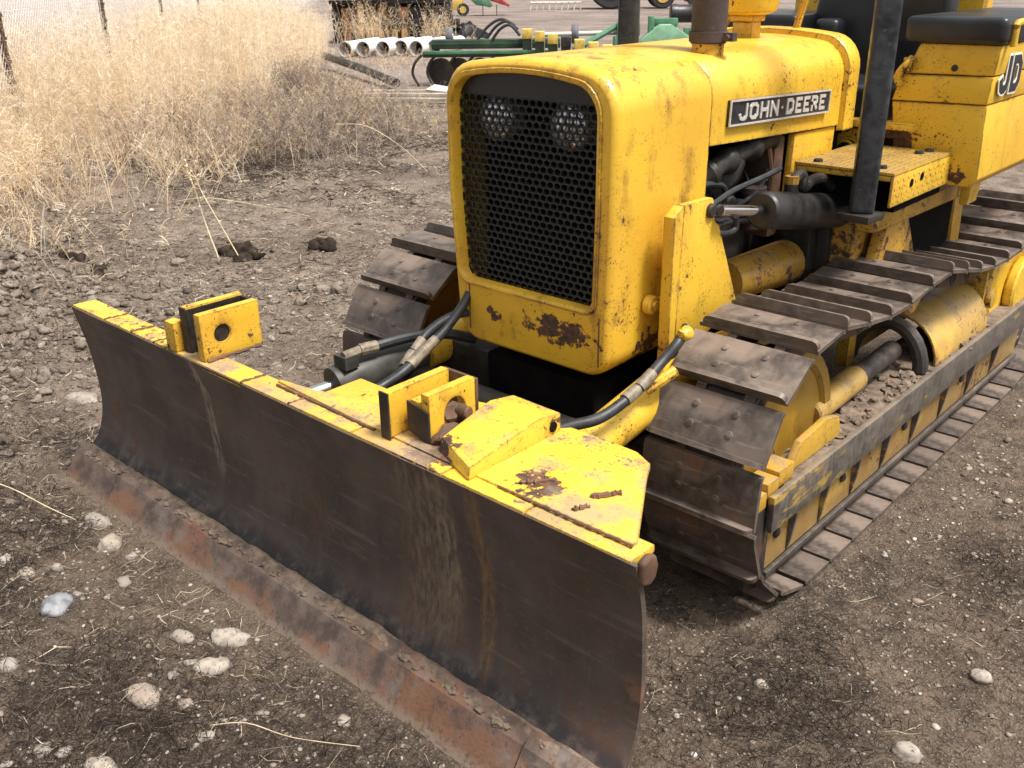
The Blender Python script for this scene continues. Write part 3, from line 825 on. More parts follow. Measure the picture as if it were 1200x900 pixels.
# dash below the seat, with its gauge
da = MB().box(0.20, 0.50, 1.40, 1.43, 0.98, 1.125)
dash = da.build('dash_panel', M['y_tank'], dozer, 0.004)
MB().box(0.20, 0.50, 1.36, 1.43, 1.128, 1.15).build('dash_ledge', M['y_hood'], dash, 0.003)
ga = MB(); ga.tube_hard([(Vector((0.262, 1.402, 1.04)), .038), (Vector((0.262, 1.385, 1.04)), .038), (Vector((0.262, 1.383, 1.04)), .030)], 24)
gauge = ga.build('gauge', M['darksteel'], dash)
tr = MB()
for k in range(24):
    a, b = 2 * PI * k / 24, 2 * PI * (k + 1) / 24
    q = lambda an, r, y: (0.262 + r * math.cos(an), y, 1.04 + r * math.sin(an))
    tr.face([q(a, .039, 1.381), q(b, .039, 1.381), q(b, .031, 1.379), q(a, .031, 1.379)])
tr.build('gauge_ring', M['y_arm'], gauge)
MB().box(0.30, 0.42, 1.394, 1.40, 1.07, 1.095).build('dash_slot', M['dark'], dash)
MB().box(0.225, 0.235, 1.394, 1.40, 1.095, 1.112).build('dash_slot', M['dark'], dash)

# --- seat, arm rests
def cushion(x0, x1, y0, y1, z0, z1, name, parent, bev=0.028, mat=None):
    return MB().box(x0, x1, y0, y1, z0, z1).build(name, M['vinyl'], parent, bev, 4, 50)
seat = cushion(-0.28, 0.34, 1.50, 1.95, 1.12, 1.25, 'seat', dozer)
MB().box(-0.26, 0.40, 1.52, 1.60, 0.98, 1.118).build('seat_base', M['dark'], seat, 0.01)
bk = MB().prism([(-0.20, 1.22), (0.345, 1.22), (0.36, 1.50), (0.33, 1.80), (-0.10, 1.80), (-0.165, 1.45)], 'y', 1.90, 2.02)
bk.build('backrest', M['vinyl'], seat, 0.03, 4, 50)
cushion(0.415, 0.728, 1.375, 2.15, 1.405, 1.487, 'armrest', dozer, 0.024)
cushion(-0.50, -0.14, 1.72, 2.2, 1.335, 1.466, 'armrest', dozer, 0.024)
cushion(-0.12, -0.02, 1.82, 2.0, 1.33, 1.45, 'side_cushion', dozer, 0.03)
rp = MB().tube(smooth_path([(0.735, 1.44, 1.40), (0.735, 1.44, 1.452), (0.736, 1.47, 1.470), (0.736, 1.80, 1.470), (0.735, 1.83, 1.452), (0.735, 1.83, 1.40)]), 0.011, 10)
rp.build('side_grab_rail', M['y_tank'], dozer)

# --- fuel tank / side box
tk = MB().prism([(0.425, 1.06), (0.598, 1.06), (0.600, 0.992), (0.622, 0.962), (0.690, 0.962), (0.714, 0.990), (0.704, 1.2235), (0.399, 1.2185)], 'y', 1.395, 2.35)
tank = tk.build('side_tank', M['y_tank'], dozer, 0.006)
MB().prism([(0.399, 1.2215), (0.704, 1.2265), (0.709, 1.3095), (0.420, 1.3045)], 'y', 1.391, 2.35).build('tank_band', M['y_tank'], tank, 0.004)
MB().prism([(0.425, 1.308), (0.709, 1.313), (0.717, 1.404), (0.466, 1.404)], 'y', 1.397, 2.35).build('tank_top', M['y_tank'], tank, 0.006)
bo = MB(); bo.tube_hard([(Vector((0.585, 1.397, 1.332)), .011), (Vector((0.585, 1.391, 1.332)), .009)], 12)
bo.build('bolt', M['darksteel'], tank)
la = MB(); la.tube(smooth_path([(0.425, 1.385, 1.27), (0.415, 1.37, 1.30), (0.44, 1.37, 1.34), (0.452, 1.385, 1.36)]), 0.012, 8)
la.box(0.43, 0.455, 1.365, 1.39, 1.315, 1.36)
la.build('latch', M['y_lug'], tank, 0.003)
# two letters, black on a white outline, on the outer side of the tank
TS = Matrix.Translation((0.7125, 1.452, 1.268)) @ Matrix.Rotation(-0.02, 4, 'X')
lettering('lettering_outline', 'JD', 0.088, 0.026, M['white'], tank, TS @ Matrix.Translation((0.0, 0, 0)) @ rotT, 0.0030, 1.12, 0.52, 0.007)
lettering('lettering', 'JD', 0.088, 0.026, M['black'], tank, TS @ Matrix.Translation((0.0005, 0, 0)) @ rotT, 0.0042, 1.12, 0.52)
MB().prism([(0.60, 0.955), (0.64, 0.955), (0.632, 0.86), (0.606, 0.86)], 'y', 1.60, 1.70).build('tank_bracket', M['y_arm'], dozer, 0.004)

# --- step with raised tread
stp = MB()
stp.box(0.30, 0.62, 0.93, 1.385, 1.062, 1.072)
stp.box(0.612, 0.6205, 0.93, 1.41, 0.968, 1.0615)
stp.box(0.3005, 0.309, 0.93, 1.385, 0.968, 1.0615)
stp.box(0.309, 0.612, 0.931, 0.936, 1.045, 1.0618)
step = stp.build('step', M['y_step'], dozer, 0.003)
td = MB(); td2 = MB()
for i in range(22):
    for j in range(15):
        y = 0.945 + i * 0.0205; x = 0.312 + j * 0.0212
        s_ = 1 if (i + j) % 2 else -1
        mt = Matrix.Translation((x, y, 1.0718)) @ Matrix.Rotation(s_ * PI / 4, 4, 'Z')
        td.box(-0.007, 0.007, -0.0018, 0.0018, 0, 0.0012, mt)
    for j in range(4):
        y = 0.945 + i * 0.0205; z = 0.98 + j * 0.021
        s_ = 1 if (i + j) % 2 else -1
        mt = Matrix.Translation((0.6203, y, z)) @ Matrix.Rotation(s_ * PI / 4, 4, 'X')
        td2.box(0, 0.0012, -0.007, 0.007, -0.0018, 0.0018, mt)
td.build('tread_pattern', M['y_step'], step); td2.build('tread_pattern', M['y_step'], step)
for y, z in ((1.075, 1.022), (1.155, 1.030)):
    MB().tube_hard([(Vector((0.6190, y, z)), .0125), (Vector((0.6228, y, z)), .0125)], 14).build('step_hole', M['dark'], step)
for x, y in ((0.36, 0.97), (0.56, 0.985), (0.40, 1.33), (0.55, 1.30), (0.56, 1.36)):
    MB().tube_hard([(Vector((x, y, 1.071)), .016), (Vector((x, y, 1.081)), .014)], 8).build('bolt', M['darksteel'], step)
MB().box(0.315, 0.606, 1.0, 1.38, 0.94, 1.055).build('step_shade_fill', M['dark'], step)  # dark fill painting the shade inside the open step channel
ss = MB()
ss.prism([(1.02, 0.925), (1.86, 0.900), (1.88, 0.845), (1.02, 0.860)], 'x', 0.48, 0.55)
ss.prism([(1.16, 0.858), (1.34, 0.855), (1.45, 0.70), (1.10, 0.70)], 'x', 0.49, 0.535)
ss.prism([(1.78, 0.846), (1.88, 0.844), (1.90, 0.66), (1.80, 0.66)], 'x', 0.49, 0.535)
ss.box(0.30, 0.47, 1.05, 1.85, 0.70, 0.93)
ss.build('fender_support', M['y_frame'], dozer, 0.008)
MB().box(0.515, 0.528, 1.34, 1.78, 0.68, 0.845).build('support_shade_sheet', M['dark'], dozer)  # dark sheet standing in for shade in the support's openings

# --- canopy posts
for x, y, zb in ((0.553, 0.885, 0.955), (-0.40, 0.985, 0.90)):
    po = MB().box(-0.035, 0.035, -0.035, 0.035, 0, 1.35, Matrix.Translation((x, y, zb)) @ Matrix.Rotation(0.5, 4, 'Z'))
    p_ = po.build('canopy_post', M['post'], dozer, 0.016, 4, 60)
    fp = MB().prism([(x - .055, y - .05), (x + .05, y - .058), (x + .056, y + .045), (x - .048, y + .055)], 'z', zb - 0.022, zb + 0.001)
    fp.build('foot_plate', M['darksteel'], p_, 0.004)
rr = MB(); rr.box(0.215, 0.35, 2.30, 2.42, 0.95, 2.1)
rr.box(-0.45, -0.315, 2.30, 2.42, 0.95, 2.1)
rr.build('rear_guard_frame', M['y_tank'], dozer, 0.01)
sc = MB()
for k in range(0, 14):
    z = 1.62 + k * 0.05
    for s_ in (1, -1):
        x0, x1 = 0.36, 0.80
        z0, z1 = z, z + s_ * 0.25
        sc.tube([(x0, 2.36, z0), (x1, 2.36, z1)], 0.004, 5)
sc.build('rear_mesh_screen', M['dark'], dozer)
MB().box(0.80, 0.84, 2.33, 2.39, 0.9, 2.1).build('screen_post', M['y_tank'], dozer, 0.006)

# --- lift cylinder and lift arm
la = MB()
la.prism([(0.195, 1.072), (0.335, 1.068), (0.352, 1.00), (0.375, 0.985), (0.505, 0.735), (0.47, 0.700), (0.235, 0.655), (0.185, 0.66), (0.180, 0.90)], 'x', 0.345, 0.372)
la.prism([(0.150, 1.045), (0.193, 1.072), (0.182, 0.66), (0.150, 0.64)], 'x', 0.335, 0.372)
lift_arm = la.build('lift_arm', M['y_arm'], dozer, 0.007)
pn = MB(); pn.tube_hard([(Vector((0.365, 0.318, 1.036)), .020), (Vector((0.380, 0.318, 1.036)), .020), (Vector((0.384, 0.318, 1.036)), .015)], 16)
pn.build('pivot_pin', M['darksteel'], lift_arm)
lc = MB()
c0, c1 = Vector((0.405, 0.555, 0.998)), Vector((0.405, 1.06, 0.905))
dv = (c1 - c0).normalized()
lc.tube_hard([(c0 - dv * .012, .046), (c0 - dv * .006, .052), (c0, .054), (c0 + dv * 0.07, .055), (c1 - dv * .06, .056), (c1, .052), (c1 + dv * .01, .02)], 28)
lc.cyl(c0 + dv * 0.16 + Vector((0, 0, .04)), c0 + dv * 0.16 + Vector((0, 0, .082)), .020, 12)
lc.cyl(c0 + dv * 0.50 + Vector((0, 0, .04)), c0 + dv * 0.50 + Vector((0, 0, .088)), .022, 12)
liftc = lc.build('lift_cylinder', M['cylblack'], dozer, sharp=40)
MB().cyl((0.392, 0.335, 1.036), c0 - dv * .03, .0165, 18).build('rod', M['chrome'], liftc)
lh = MB(); q0 = c0 + dv * 0.16 + Vector((0, 0, .088))
lh.tube(smooth_path([q0, q0 + Vector((0, .06, .01)), (0.41, 0.78, 1.03), (0.40, 0.86, 1.035), (0.40, 0.93, 1.03), (0.405, 0.985, 0.995)]), .017, 10)
lh.build('hose', M['darksteel'], liftc)
MB().cyl(q0 - Vector((0, 0, .008)), q0 + Vector((0, 0, .015)), .021, 10).build('fitting', M['y_dark'], liftc)
fc = MB(); fc.cyl(c1 - dv * .02 + Vector((.02, 0, .02)), c1 + dv * .03 + Vector((.02, 0, .02)), .03, 12)
fc.build('fitting', M['y_dark'], liftc)
lh2 = MB().tube(smooth_path([c0 + dv * 0.50 + Vector((0, 0, .08)), c0 + dv * 0.53 + Vector((0, 0, .105)), c0 + dv * .62 + Vector((-.02, 0, .10)), (0.36, 1.22, 0.95)]), .018, 10)
lh2.build('hose', M['hose'], liftc)
lk = MB(); lk.tube([(0.300, 0.165, 0.792), (0.312, 0.30, 0.80), (0.32, 0.36, 0.803)], .013, 10)
lk.cyl((0.284, 0.165, 0.792), (0.312, 0.165, 0.792), .027, 16, bev=.004); lk.cyl((0.312, 0.165, 0.792), (0.320, 0.165, 0.792), .014, 6)
lk.build('link_rod', M['y_arm'], dozer)

# --- main frame and underside
fm = MB()
fm.box(-0.36, -0.30, 0.40, 2.35, 0.46, 0.84); fm.box(0.22, 0.28, 0.56, 2.35, 0.46, 0.70)
fm.box(-0.30, 0.22, 0.55, 2.35, 0.42, 0.60)
fm.build('main_frame', M['dark'], dozer, 0.01)
tb = MB().tube_hard([(Vector((0.30, 0.55, 0.765)), .062), (Vector((0.30, 0.93, 0.742)), .075), (Vector((0.30, 0.96, 0.74)), .05)], 20)
tb.build('axle_tube', M['y_dark'], dozer)
MB().box(0.22, 0.36, 0.97, 1.03, 0.60, 0.88).build('frame_bracket', M['darksteel'], dozer, 0.01)
MB().box(0.22, 0.40, 1.03, 1.9, 0.55, 0.86).build('transmission_case', M['darksteel'], dozer, 0.02)
un = MB(); un.box(-0.22, 0.20, 0.05, 0.60, 0.30, 0.56); un.box(-0.30, 0.26, 0.30, 0.42, 0.34, 0.62)
un.build('crankcase_shade_block', M['dark'], dozer, 0.012)  # crankcase block in near-black, added to keep the space below the housing dark
MB().cyl((-0.46, -0.05, 0.44), (0.36, -0.05, 0.44), 0.05, 16).build('cross_tube', M['darksteel'], dozer)
MB().box(-0.47, -0.10, 0.06, 0.14, 0.42, 0.55).build('frame_crossbar', M['darksteel'], dozer, 0.01)

# push arms of the blade frame
pa = MB(); pa.tube([(0.335, -0.42, 0.475), (0.355, -0.12, 0.515), (0.375, 0.10, 0.575), (0.385, 0.40, 0.60), (0.385, 0.75, 0.58)], [.052, .057, .060, .060, .055], 18)
pa.build('push_arm', M['y_arm'], dozer)
pa = MB(); pa.tube([(-0.445, -0.02, 0.515), (-0.44, 0.10, 0.53), (-0.44, 0.20, 0.545), (-0.44, 0.7, 0.56)], [.058, .062, .064, .06], 18)
pa.build('push_arm', M['y_arm'], dozer)

# blade angle cylinder with its rod and hoses
an = MB()
an.tube_hard([(Vector((-0.495, -0.345, 0.492)), .035), (Vector((-0.494, -0.338, 0.492)), .056), (Vector((-0.49, -0.30, 0.495)), .059), (Vector((-0.452, -0.03, 0.520)), .059), (Vector((-0.45, -0.015, 0.522)), .05)], 26)
an.box(-0.495, -0.440, -0.325, -0.275, 0.548, 0.588)
ang = an.build('angle_cylinder', M['cylgrey'], dozer, sharp=40)
MB().cyl((-0.545, -0.60, 0.470), (-0.495, -0.33, 0.492), .019, 18).build('rod', M['chrome'], ang)
ft = MB(); ft.cyl((-0.462, -0.315, 0.586), (-0.458, -0.255, 0.590), .016, 8); ft.cyl((-0.458, -0.255, 0.590), (-0.445, -0.20, 0.590), .020, 10)
ft.build('fitting', M['hose_dusty'], ang)
hz = MB().tube(smooth_path([(-0.448, -0.21, 0.590), (-0.42, -0.12, 0.597), (-0.385, -0.06, 0.602), (-0.34, 0.0, 0.60), (-0.30, 0.08, 0.57)]), .0165, 10)
hz.build('hose', M['hose'], ang)

def hose(pts, r, fit=None):
    o = MB().tube(smooth_path(pts), r * .84, 12).build('hose', M['hose'], dozer)
    if fit:
        f = MB()
        for a, b, rr_ in fit:
            f.cyl(a, b, rr_ * .82, 12)
        f.build('fitting', M['hose_dusty'], o)
hose([(-0.28, -0.54, 0.50), (-0.250, -0.46, 0.545), (-0.236, -0.353, 0.57), (-0.222, -0.276, 0.60), (-0.24, -0.179, 0.63), (-0.246, -0.103, 0.66), (-0.244, -0.023, 0.72), (-0.25, 0.03, 0.77)], .017,
     [((-0.226, -0.262, 0.604), (-0.238, -0.190, 0.628), .0215), ((-0.238, -0.187, 0.629), (-0.243, -0.140, 0.645), .019)])
hose([(-0.26, -0.33, 0.545), (-0.245, -0.27, 0.585), (-0.268, -0.205, 0.62), (-0.276, -0.146, 0.655), (-0.265, -0.089, 0.682), (-0.255, -0.024, 0.692), (-0.25, 0.05, 0.68)], .0165,
     [((-0.250, -0.262, 0.592), (-0.266, -0.212, 0.617), .021), ((-0.267, -0.205, 0.62), (-0.273, -0.165, 0.645), .019)])
hose([(0.30, -0.36, 0.575), (0.364, -0.27, 0.602), (0.408, -0.208, 0.614), (0.424, -0.131, 0.634), (0.431, -0.054, 0.662), (0.434, 0.025, 0.70), (0.445, 0.079, 0.74), (0.44, 0.13, 0.77)], .0175,
     [((0.426, -0.118, 0.640), (0.430, -0.072, 0.656), .0215), ((0.431, -0.066, 0.658), (0.433, -0.012, 0.682), .020)])
pg = MB(); pg.blob((0.452, 0.105, 0.762), (0.020, 0.026, 0.020), 2, 0.15, 3)
pg.build('hose_elbow', M['y_arm'], dozer)
MB().tube([(0.415, -0.016, 0.63), (0.440, 0.02, 0.655), (0.455, 0.06, 0.672)], [.016, .018, .016], 10).build('tube_fitting', M['y_arm'], dozer)

# --- tracks
SH_P = 0.156
PIN = 0.035                # the chain pins run this far inside the shoe plates
def track_path():
    pts = []
    fc, fr = (0.37, 0.384), 0.384 - PIN
    top = [(2.30, 0.755), (2.05, 0.680), (1.94, 0.655), (1.66, 0.652), (1.42, 0.683), (1.135, 0.742), (0.80, 0.712), (0.55, 0.735), (0.37, 0.768)]
    for p in smooth_path([(0, y, z - PIN) for y, z in top], 10):
        pts.append((p.y, p.z))
    for k in range(1, 41):
        a = PI / 2 + PI * k / 40
        pts.append((fc[0] + fr * math.cos(a), fc[1] + fr * math.sin(a)))
    pts.append((2.30, PIN))
    for k in range(1, 40):
        a = -PI / 2 + PI * k / 40
        pts.append((2.30 + 0.33 * math.cos(a), 0.3775 + 0.3275 * math.sin(a)))
    return np.array(pts)
TP = track_path()
seg = np.hypot(*np.diff(np.vstack([TP, TP[:1]]), axis=0).T)
cum = np.concatenate([[0], np.cumsum(seg)])
TOT = cum[-1]
NSH = int(round(TOT / SH_P)); PITCH_ = TOT / NSH
def on_path(s):
    s = s % TOT
    i = int(np.searchsorted(cum, s, side='right') - 1) % len(TP)
    a, b = TP[i], TP[(i + 1) % len(TP)]
    t = (s - cum[i]) / max(seg[i], 1e-9)
    return a + (b - a) * t
# phase: a shoe centred at the place seen on the front of the loop
cand = np.linspace(0, TOT, 4000)
tgt = np.array((0.37, 0.384)) + (0.384 - PIN) * np.array((-0.8675, 0.4975))
s_ref = min(cand, key=lambda s: np.hypot(*(on_path(s) - tgt)))
def shoe_mesh(w):
    m = MB()
    hw = w / 2; L = 0.0760
    # plate: slightly bent trailing edge, grouser bar along the leading edge
    prof = [(-L, -0.012), (-L + .014, -0.005), (L, -0.005), (L, 0.006), (-L + .018, 0.006), (-L + .003, 0.000)]
    A, B = [], []
    for y, z in prof:
        A.append(m.bm.verts.new((-hw, y, z))); B.append(m.bm.verts.new((hw, y, z)))
    n = len(prof)
    m.bm.faces.new(A[::-1]); m.bm.faces.new(B)
    for i in range(n):
        m.bm.faces.new((A[i], A[(i + 1) % n], B[(i + 1) % n], B[i]))
    bmesh.ops.bevel(m.bm, geom=[e for e in m.bm.edges if abs(e.calc_face_angle(0)) > R(40)], offset=0.0025, segments=2, affect='EDGES', clamp_overlap=True)
    bar = [(-hw + .003, 0.004), (-hw + .003, 0.018), (-hw + .008, 0.027), (-hw + .018, 0.031), (hw - .030, 0.031), (hw - .018, 0.027), (hw - .012, 0.019), (hw - .010, 0.004)]
    r2 = MB().prism(bar, 'y', L - 0.013, L + 0.001)
    bmesh.ops.bevel(r2.bm, geom=[e for e in r2.bm.edges if abs(e.calc_face_angle(0)) > R(60)], offset=0.002, segments=2, affect='EDGES', clamp_overlap=True)
    tmp_ = bpy.data.meshes.new('tmp'); r2.bm.to_mesh(tmp_); r2.bm.free(); m.bm.from_mesh(tmp_); bpy.data.meshes.remove(tmp_)
    for x in (-0.058, 0.058):
        for y in (-0.035, 0.02):
            m.tube_hard([(Vector((x, y, 0.004)), .0105), (Vector((x, y, 0.0095)), .0095), (Vector((x, y, 0.0105)), .006)], 8)
    o = m.build('track_shoe', M['shoe'], None, sharp=40)
    me = o.data
    bpy.data.objects.remove(o)
    return me
def link_mesh():
    m = MB()
    for x in (-0.085, 0.055):
        m.box(x, x + 0.030, -0.092, 0.086, -0.075, -0.008)
    m.cyl((-0.09, 0.078, -0.042), (0.09, 0.078, -0.042), .024, 12); m.cyl((-0.09, -0.078, -0.042), (0.09, -0.078, -0.042), .022, 12)
    o = m.build('chain_link', M['link'], None, 0.004)
    me = o.data; bpy.data.objects.remove(o)
    return me
LINK = link_mesh()
for side, xc, w in (('near', 0.588, 0.346), ('far', -0.685, 0.362)):
    SM = shoe_mesh(w)
    base = MB()   # bushing chain core behind the shoes, the part that carries them
    ring_in, ring_out = [], []
    tr_o = None
    # idler
    fx = 1 if side == 'near' else -1
    idl = MB()
    prof = [(0.035, 0.02), (0.035, 0.10), (0.030, 0.245), (0.042, 0.255), (0.042, 0.292), (0.030, 0.300)]
    rings = []
    for x, r in prof:
        rings.append([(xc + x, 0.37 + r * math.cos(2 * PI * k / 40), 0.384 + r * math.sin(2 * PI * k / 40)) for k in range(40)])
    for x, r in prof[::-1]:
        rings.append([(xc - x, 0.37 + r * math.cos(2 * PI * k / 40), 0.384 + r * math.sin(2 * PI * k / 40)) for k in range(40)])
    idl.loft(rings, True, True)
    track = idl.build('track', M['y_dark'], dozer, sharp=40)
    track['label'] = 'steel crawler track on the near side of the dozer' if side == 'near' else 'steel crawler track on the far side of the dozer'
    for i in range(NSH):
        s = s_ref + i * PITCH_
        p = on_path(s)
        a, b = on_path(s - PITCH_ * 0.5), on_path(s + PITCH_ * 0.5)
        mid = (a + b) / 2
        d = (b - a) / np.hypot(*(b - a))
        j = random.uniform(-0.012, 0.012)
        ca, sa = math.cos(j), math.sin(j)
        d = np.array((d[0] * ca - d[1] * sa, d[0] * sa + d[1] * ca))
        nrm = np.array((d[1], -d[0]))       # outward: path runs rear->front on top
        ymat = Vector((0, d[0], d[1])); zmat = Vector((0, nrm[0], nrm[1]))
        if zmat.z < 0 and mid[1] > 0.6:
            zmat = -zmat
        xmat = ymat.cross(zmat)
        rot = Matrix((xmat, ymat, zmat)).transposed().to_4x4()
        o = bpy.data.objects.new('track_shoe', SM)
        COL.objects.link(o); o.parent = track
        pos = mid + np.array((zmat.y, zmat.z)) * (PIN + 0.004)
        mw = Matrix.Translation((xc, pos[0], pos[1])) @ rot
        o.matrix_local = mw
        c = bpy.data.objects.new('chain_link', LINK)
        COL.objects.link(c); c.parent = track
        c.matrix_local = mw

# --- track frame (the near one in full, the far one mostly hidden)
X0 = 0.735
rl = MB()
rl.box(0.715, X0, 0.135, 2.4, 0.252, 0.362)
frame = rl.build('track_frame', M['y_rail'], dozer, 0.006)
tp = MB().box(0.50, 0.7145, 0.24, 2.4, 0.335, 0.350)
tp.build('frame_deck', M['mud'], frame, 0.004)
mdm = MB()
for k in range(190):
    x = random.uniform(0.51, 0.71); y = random.uniform(0.42, 1.9); q_ = random.uniform(.4, 1.3)
    mdm.blob((x, y, 0.350), (.018 * q_, .024 * q_, .013 * q_), 2, 0.8, k)
mdm.build('caked_mud', M['mud'], frame)
lp = MB().box(0.672, 0.690, 0.17, 2.4, 0.085, 0.2515)
lp.build('lower_panel', M['tan_panel_metal'], frame, 0.004)
lr = MB().box(0.690, 0.703, 0.20, 2.4, 0.066, 0.084)
lr.build('lower_rail', M['rail'], frame, 0.003)
for k, y in enumerate((0.145, 0.33, 0.53, 0.75, 0.98, 1.23, 1.50, 1.78, 2.06)):
    gs = MB()
    gs.prism([(0.690, 0.2515), (0.714, 0.2515), (0.712, 0.21), (0.707, 0.165), (0.700, 0.122), (0.693, 0.092), (0.690, 0.086)], 'y', y, y + 0.011)
    gs.build('guard_rib', M['y_rail'], frame, 0.002)
    if 0 < k and k % 2:
        rb = MB().tube_hard([(Vector((0.690, y - 0.075, 0.185)), .016), (Vector((0.698, y - 0.075, 0.185)), .015), (Vector((0.702, y - 0.075, 0.185)), .008)], 6)
        rb.build('roller_bolt', M['darksteel'], frame)
fb = MB()
fb.box(0.648, 0.7135, 0.045, 0.135, 0.325, 0.372)
fb.box(0.645, 0.712, 0.137, 0.20, 0.345, 0.392)
fb.box(0.640, 0.708, 0.202, 0.29, 0.352, 0.402)
fb.prism([(0.30, 0.352), (0.62, 0.352), (0.60, 0.42), (0.52, 0.440), (0.36, 0.425)], 'x', 0.665, 0.690)
fb.prism([(0.22, 0.352), (0.66, 0.352), (0.64, 0.415), (0.50, 0.432)], 'x', 0.565, 0.610)
fb.build('idler_yoke', M['y_frame'], frame, 0.006)
fl_ = MB().prism([(0.055, 0.10), (0.135, 0.075), (0.165, 0.085), (0.165, 0.25), (0.134, 0.322), (0.060, 0.322)], 'x', 0.672, 0.712)
fl_.build('front_guard', M['darksteel'], frame, 0.005)
ro = MB(); ro.cyl((0.600, 0.58, 0.405), (0.595, 0.92, 0.415), .042, 18, bev=.006)
ro.build('recoil_rod', M['y_dusty'], frame)
MB().cyl((0.595, 0.92, 0.415), (0.59, 1.22, 0.420), .034, 18).build('recoil_shaft', M['link'], frame)
ab = MB()
arc = [(0.560 + 0.125 * math.cos(a), 1.245, 0.355 + 0.155 * math.sin(a)) for a in np.linspace(0.02, PI - 0.02, 14)]
ab.tube(arc, .026, 10)
ab.build('spring_collar', M['link'], frame)
cvp = [(0.565 + r * math.cos(a) * 1.05, 0.35 + r * math.sin(a) * 1.22) for r, seq in ((0.135, np.linspace(0, PI, 14)), (0.127, np.linspace(PI, 0, 14))) for a in seq]
MB().prism(cvp, 'y', 1.33, 1.86).build('spring_cover', M['y_dusty'], frame, 0.003)
cr = MB(); cr.cyl((0.50, 1.14, 0.655), (0.665, 1.14, 0.655), .070, 20, bev=.008); cr.cyl((0.42, 1.14, 0.655), (0.5, 1.14, 0.655), .03, 12); cr.box(0.44, 0.48, 1.11, 1.17, 0.36, 0.66)
cr.build('carrier_roller', M['y_frame'], frame)
rb = MB(); rb.box(0.58, 0.665, 1.90, 1.985, 0.35, 0.52); rb.cyl((0.665, 1.94, 0.44), (0.69, 1.94, 0.44), .035, 14); rb.box(0.55, 0.67, 1.87, 1.895, 0.35, 0.56)
rb.build('rear_bracket', M['y_frame'], frame, 0.006)
fd = MB(); fd.cyl((0.46, 2.30, 0.40), (0.655, 2.30, 0.40), .28, 36, bev=.015); fd.cyl((0.655, 2.30, 0.40), (0.70, 2.30, 0.40), .13, 24, bev=.01)
fd.build('final_drive', M['y_tank'], dozer, sharp=40)
br = MB()
for y in (0.75, 1.0, 1.25, 1.5, 1.75, 2.0):
    br.cyl((0.51, y, 0.145), (0.66, y, 0.145), .085, 18)
br.build('track_roller', M['link'], frame)
ff = MB(); ff.box(-0.83, -0.58, 0.25, 2.4, 0.20, 0.36); ff.cyl((-0.80, 2.3, 0.4), (-0.56, 2.3, 0.4), .28, 30)
for y in (0.75, 1.0, 1.25, 1.5, 1.75, 2.0):
    ff.cyl((-0.78, y, 0.145), (-0.60, y, 0.145), .085, 16)
ff.build('track_frame', M['y_frame'], dozer, 0.006)

# --- blade
BX0, BX1 = -1.535, 0.838
prof = [(-0.645, 0.595), (-0.630, 0.53), (-0.616, 0.46), (-0.607, 0.37), (-0.604, 0.29), (-0.608, 0.22), (-0.620, 0.155), (-0.645, 0.10), (-0.685, 0.062)]
NB = 48
b = MB()
from mathutils import noise as mnoise
front, back = [], []
ringsF = []
for y, z in [(p.y, p.z) for p in smooth_path([(0, a, c) for a, c in prof], 4)]:
    row = []
    for i in range(NB + 1):
        x = BX0 + (BX1 - BX0) * i / NB
        w = 0.004 * mnoise.noise(Vector((x * 2.3, z * 3, 1))) + 0.002 * mnoise.noise(Vector((x * 7, z * 7, 4)))
        row.append((x, y + w, z))
    ringsF.append(row)
ringsB = [[(x, y + 0.014, z) for x, y, z in row] for row in ringsF]
# front sheet, top, back sheet, bottom as one closed shell
loop = ringsF + ringsB[::-1] + [ringsF[0]]
vs = [[b.bm.verts.new(p) for p in row] for row in loop[:-1]]
vs.append(vs[0])
for r0, r1 in zip(vs, vs[1:]):
    for i in range(NB):
        b.bm.faces.new((r0[i], r0[i + 1], r1[i + 1], r1[i]))
nf = len(ringsF)
for i in (0, NB):
    for k in range(nf - 1):
        b.bm.faces.new((vs[k][i], vs[k + 1][i], vs[2 * nf - 2 - k][i], vs[2 * nf - 1 - k][i]))
blade = b.build('blade', M['blade'], dozer, sharp=40)
# cutting edge in three bolted lengths
ce_prof = [(-0.684, 0.088), (-0.728, 0.074), (-0.738, 0.060), (-0.800, -0.030), (-0.790, -0.040), (-0.700, 0.040)]
for x0, x1 in ((BX0 + 0.002, -1.232), (-1.228, 0.618), (0.622, BX1 - 0.002)):
    n = max(3, int((x1 - x0) / 0.06))
    cb_ = MB(); rings = []
    for i in range(n + 1):
        x = x0 + (x1 - x0) * i / n
        w = 0.002 * mnoise.noise(Vector((x * 4, 0, 3)))
        rings.append([(x, y + (w if z < 0.05 else w * .3), z + (w if z < 0 else 0)) for y, z in ce_prof])
    cb_.loft(rings, True, True)
    cb_.build('cutting_edge', M['edge'], blade, sharp=30)
cm = MB()
for k in range(230):
    x = random.uniform(BX0 + 0.05, BX1 - 0.05)
    f_ = max(0.0, mnoise.noise(Vector((x * 2.2, 3, 1))) + 0.35) * 1.6
    if random.random() > f_: continue
    q_ = random.uniform(.5, 1.2)
    cm.blob((x, -0.702 + random.uniform(-.018, .014), 0.080), (.014 * q_, .009 * q_, .006 * q_), 2, 0.9, k)
cm.loft([[(x, y + .003 * mnoise.noise(Vector((x * 20, y * 60, 0))), z - .003 + .010 * mnoise.noise(Vector((x * 7, y * 30, 5))) + .004 * mnoise.noise(Vector((x * 30, y * 60, 2)))) for y, z in ((-.716, .0775), (-.706, .081), (-.698, .086), (-.686, .091), (-.674, .088), (-.668, .078))] for x in np.linspace(BX0 + .02, BX1 - .02, 160)], False)
cm.build('caked_mud', M['mud'], blade)
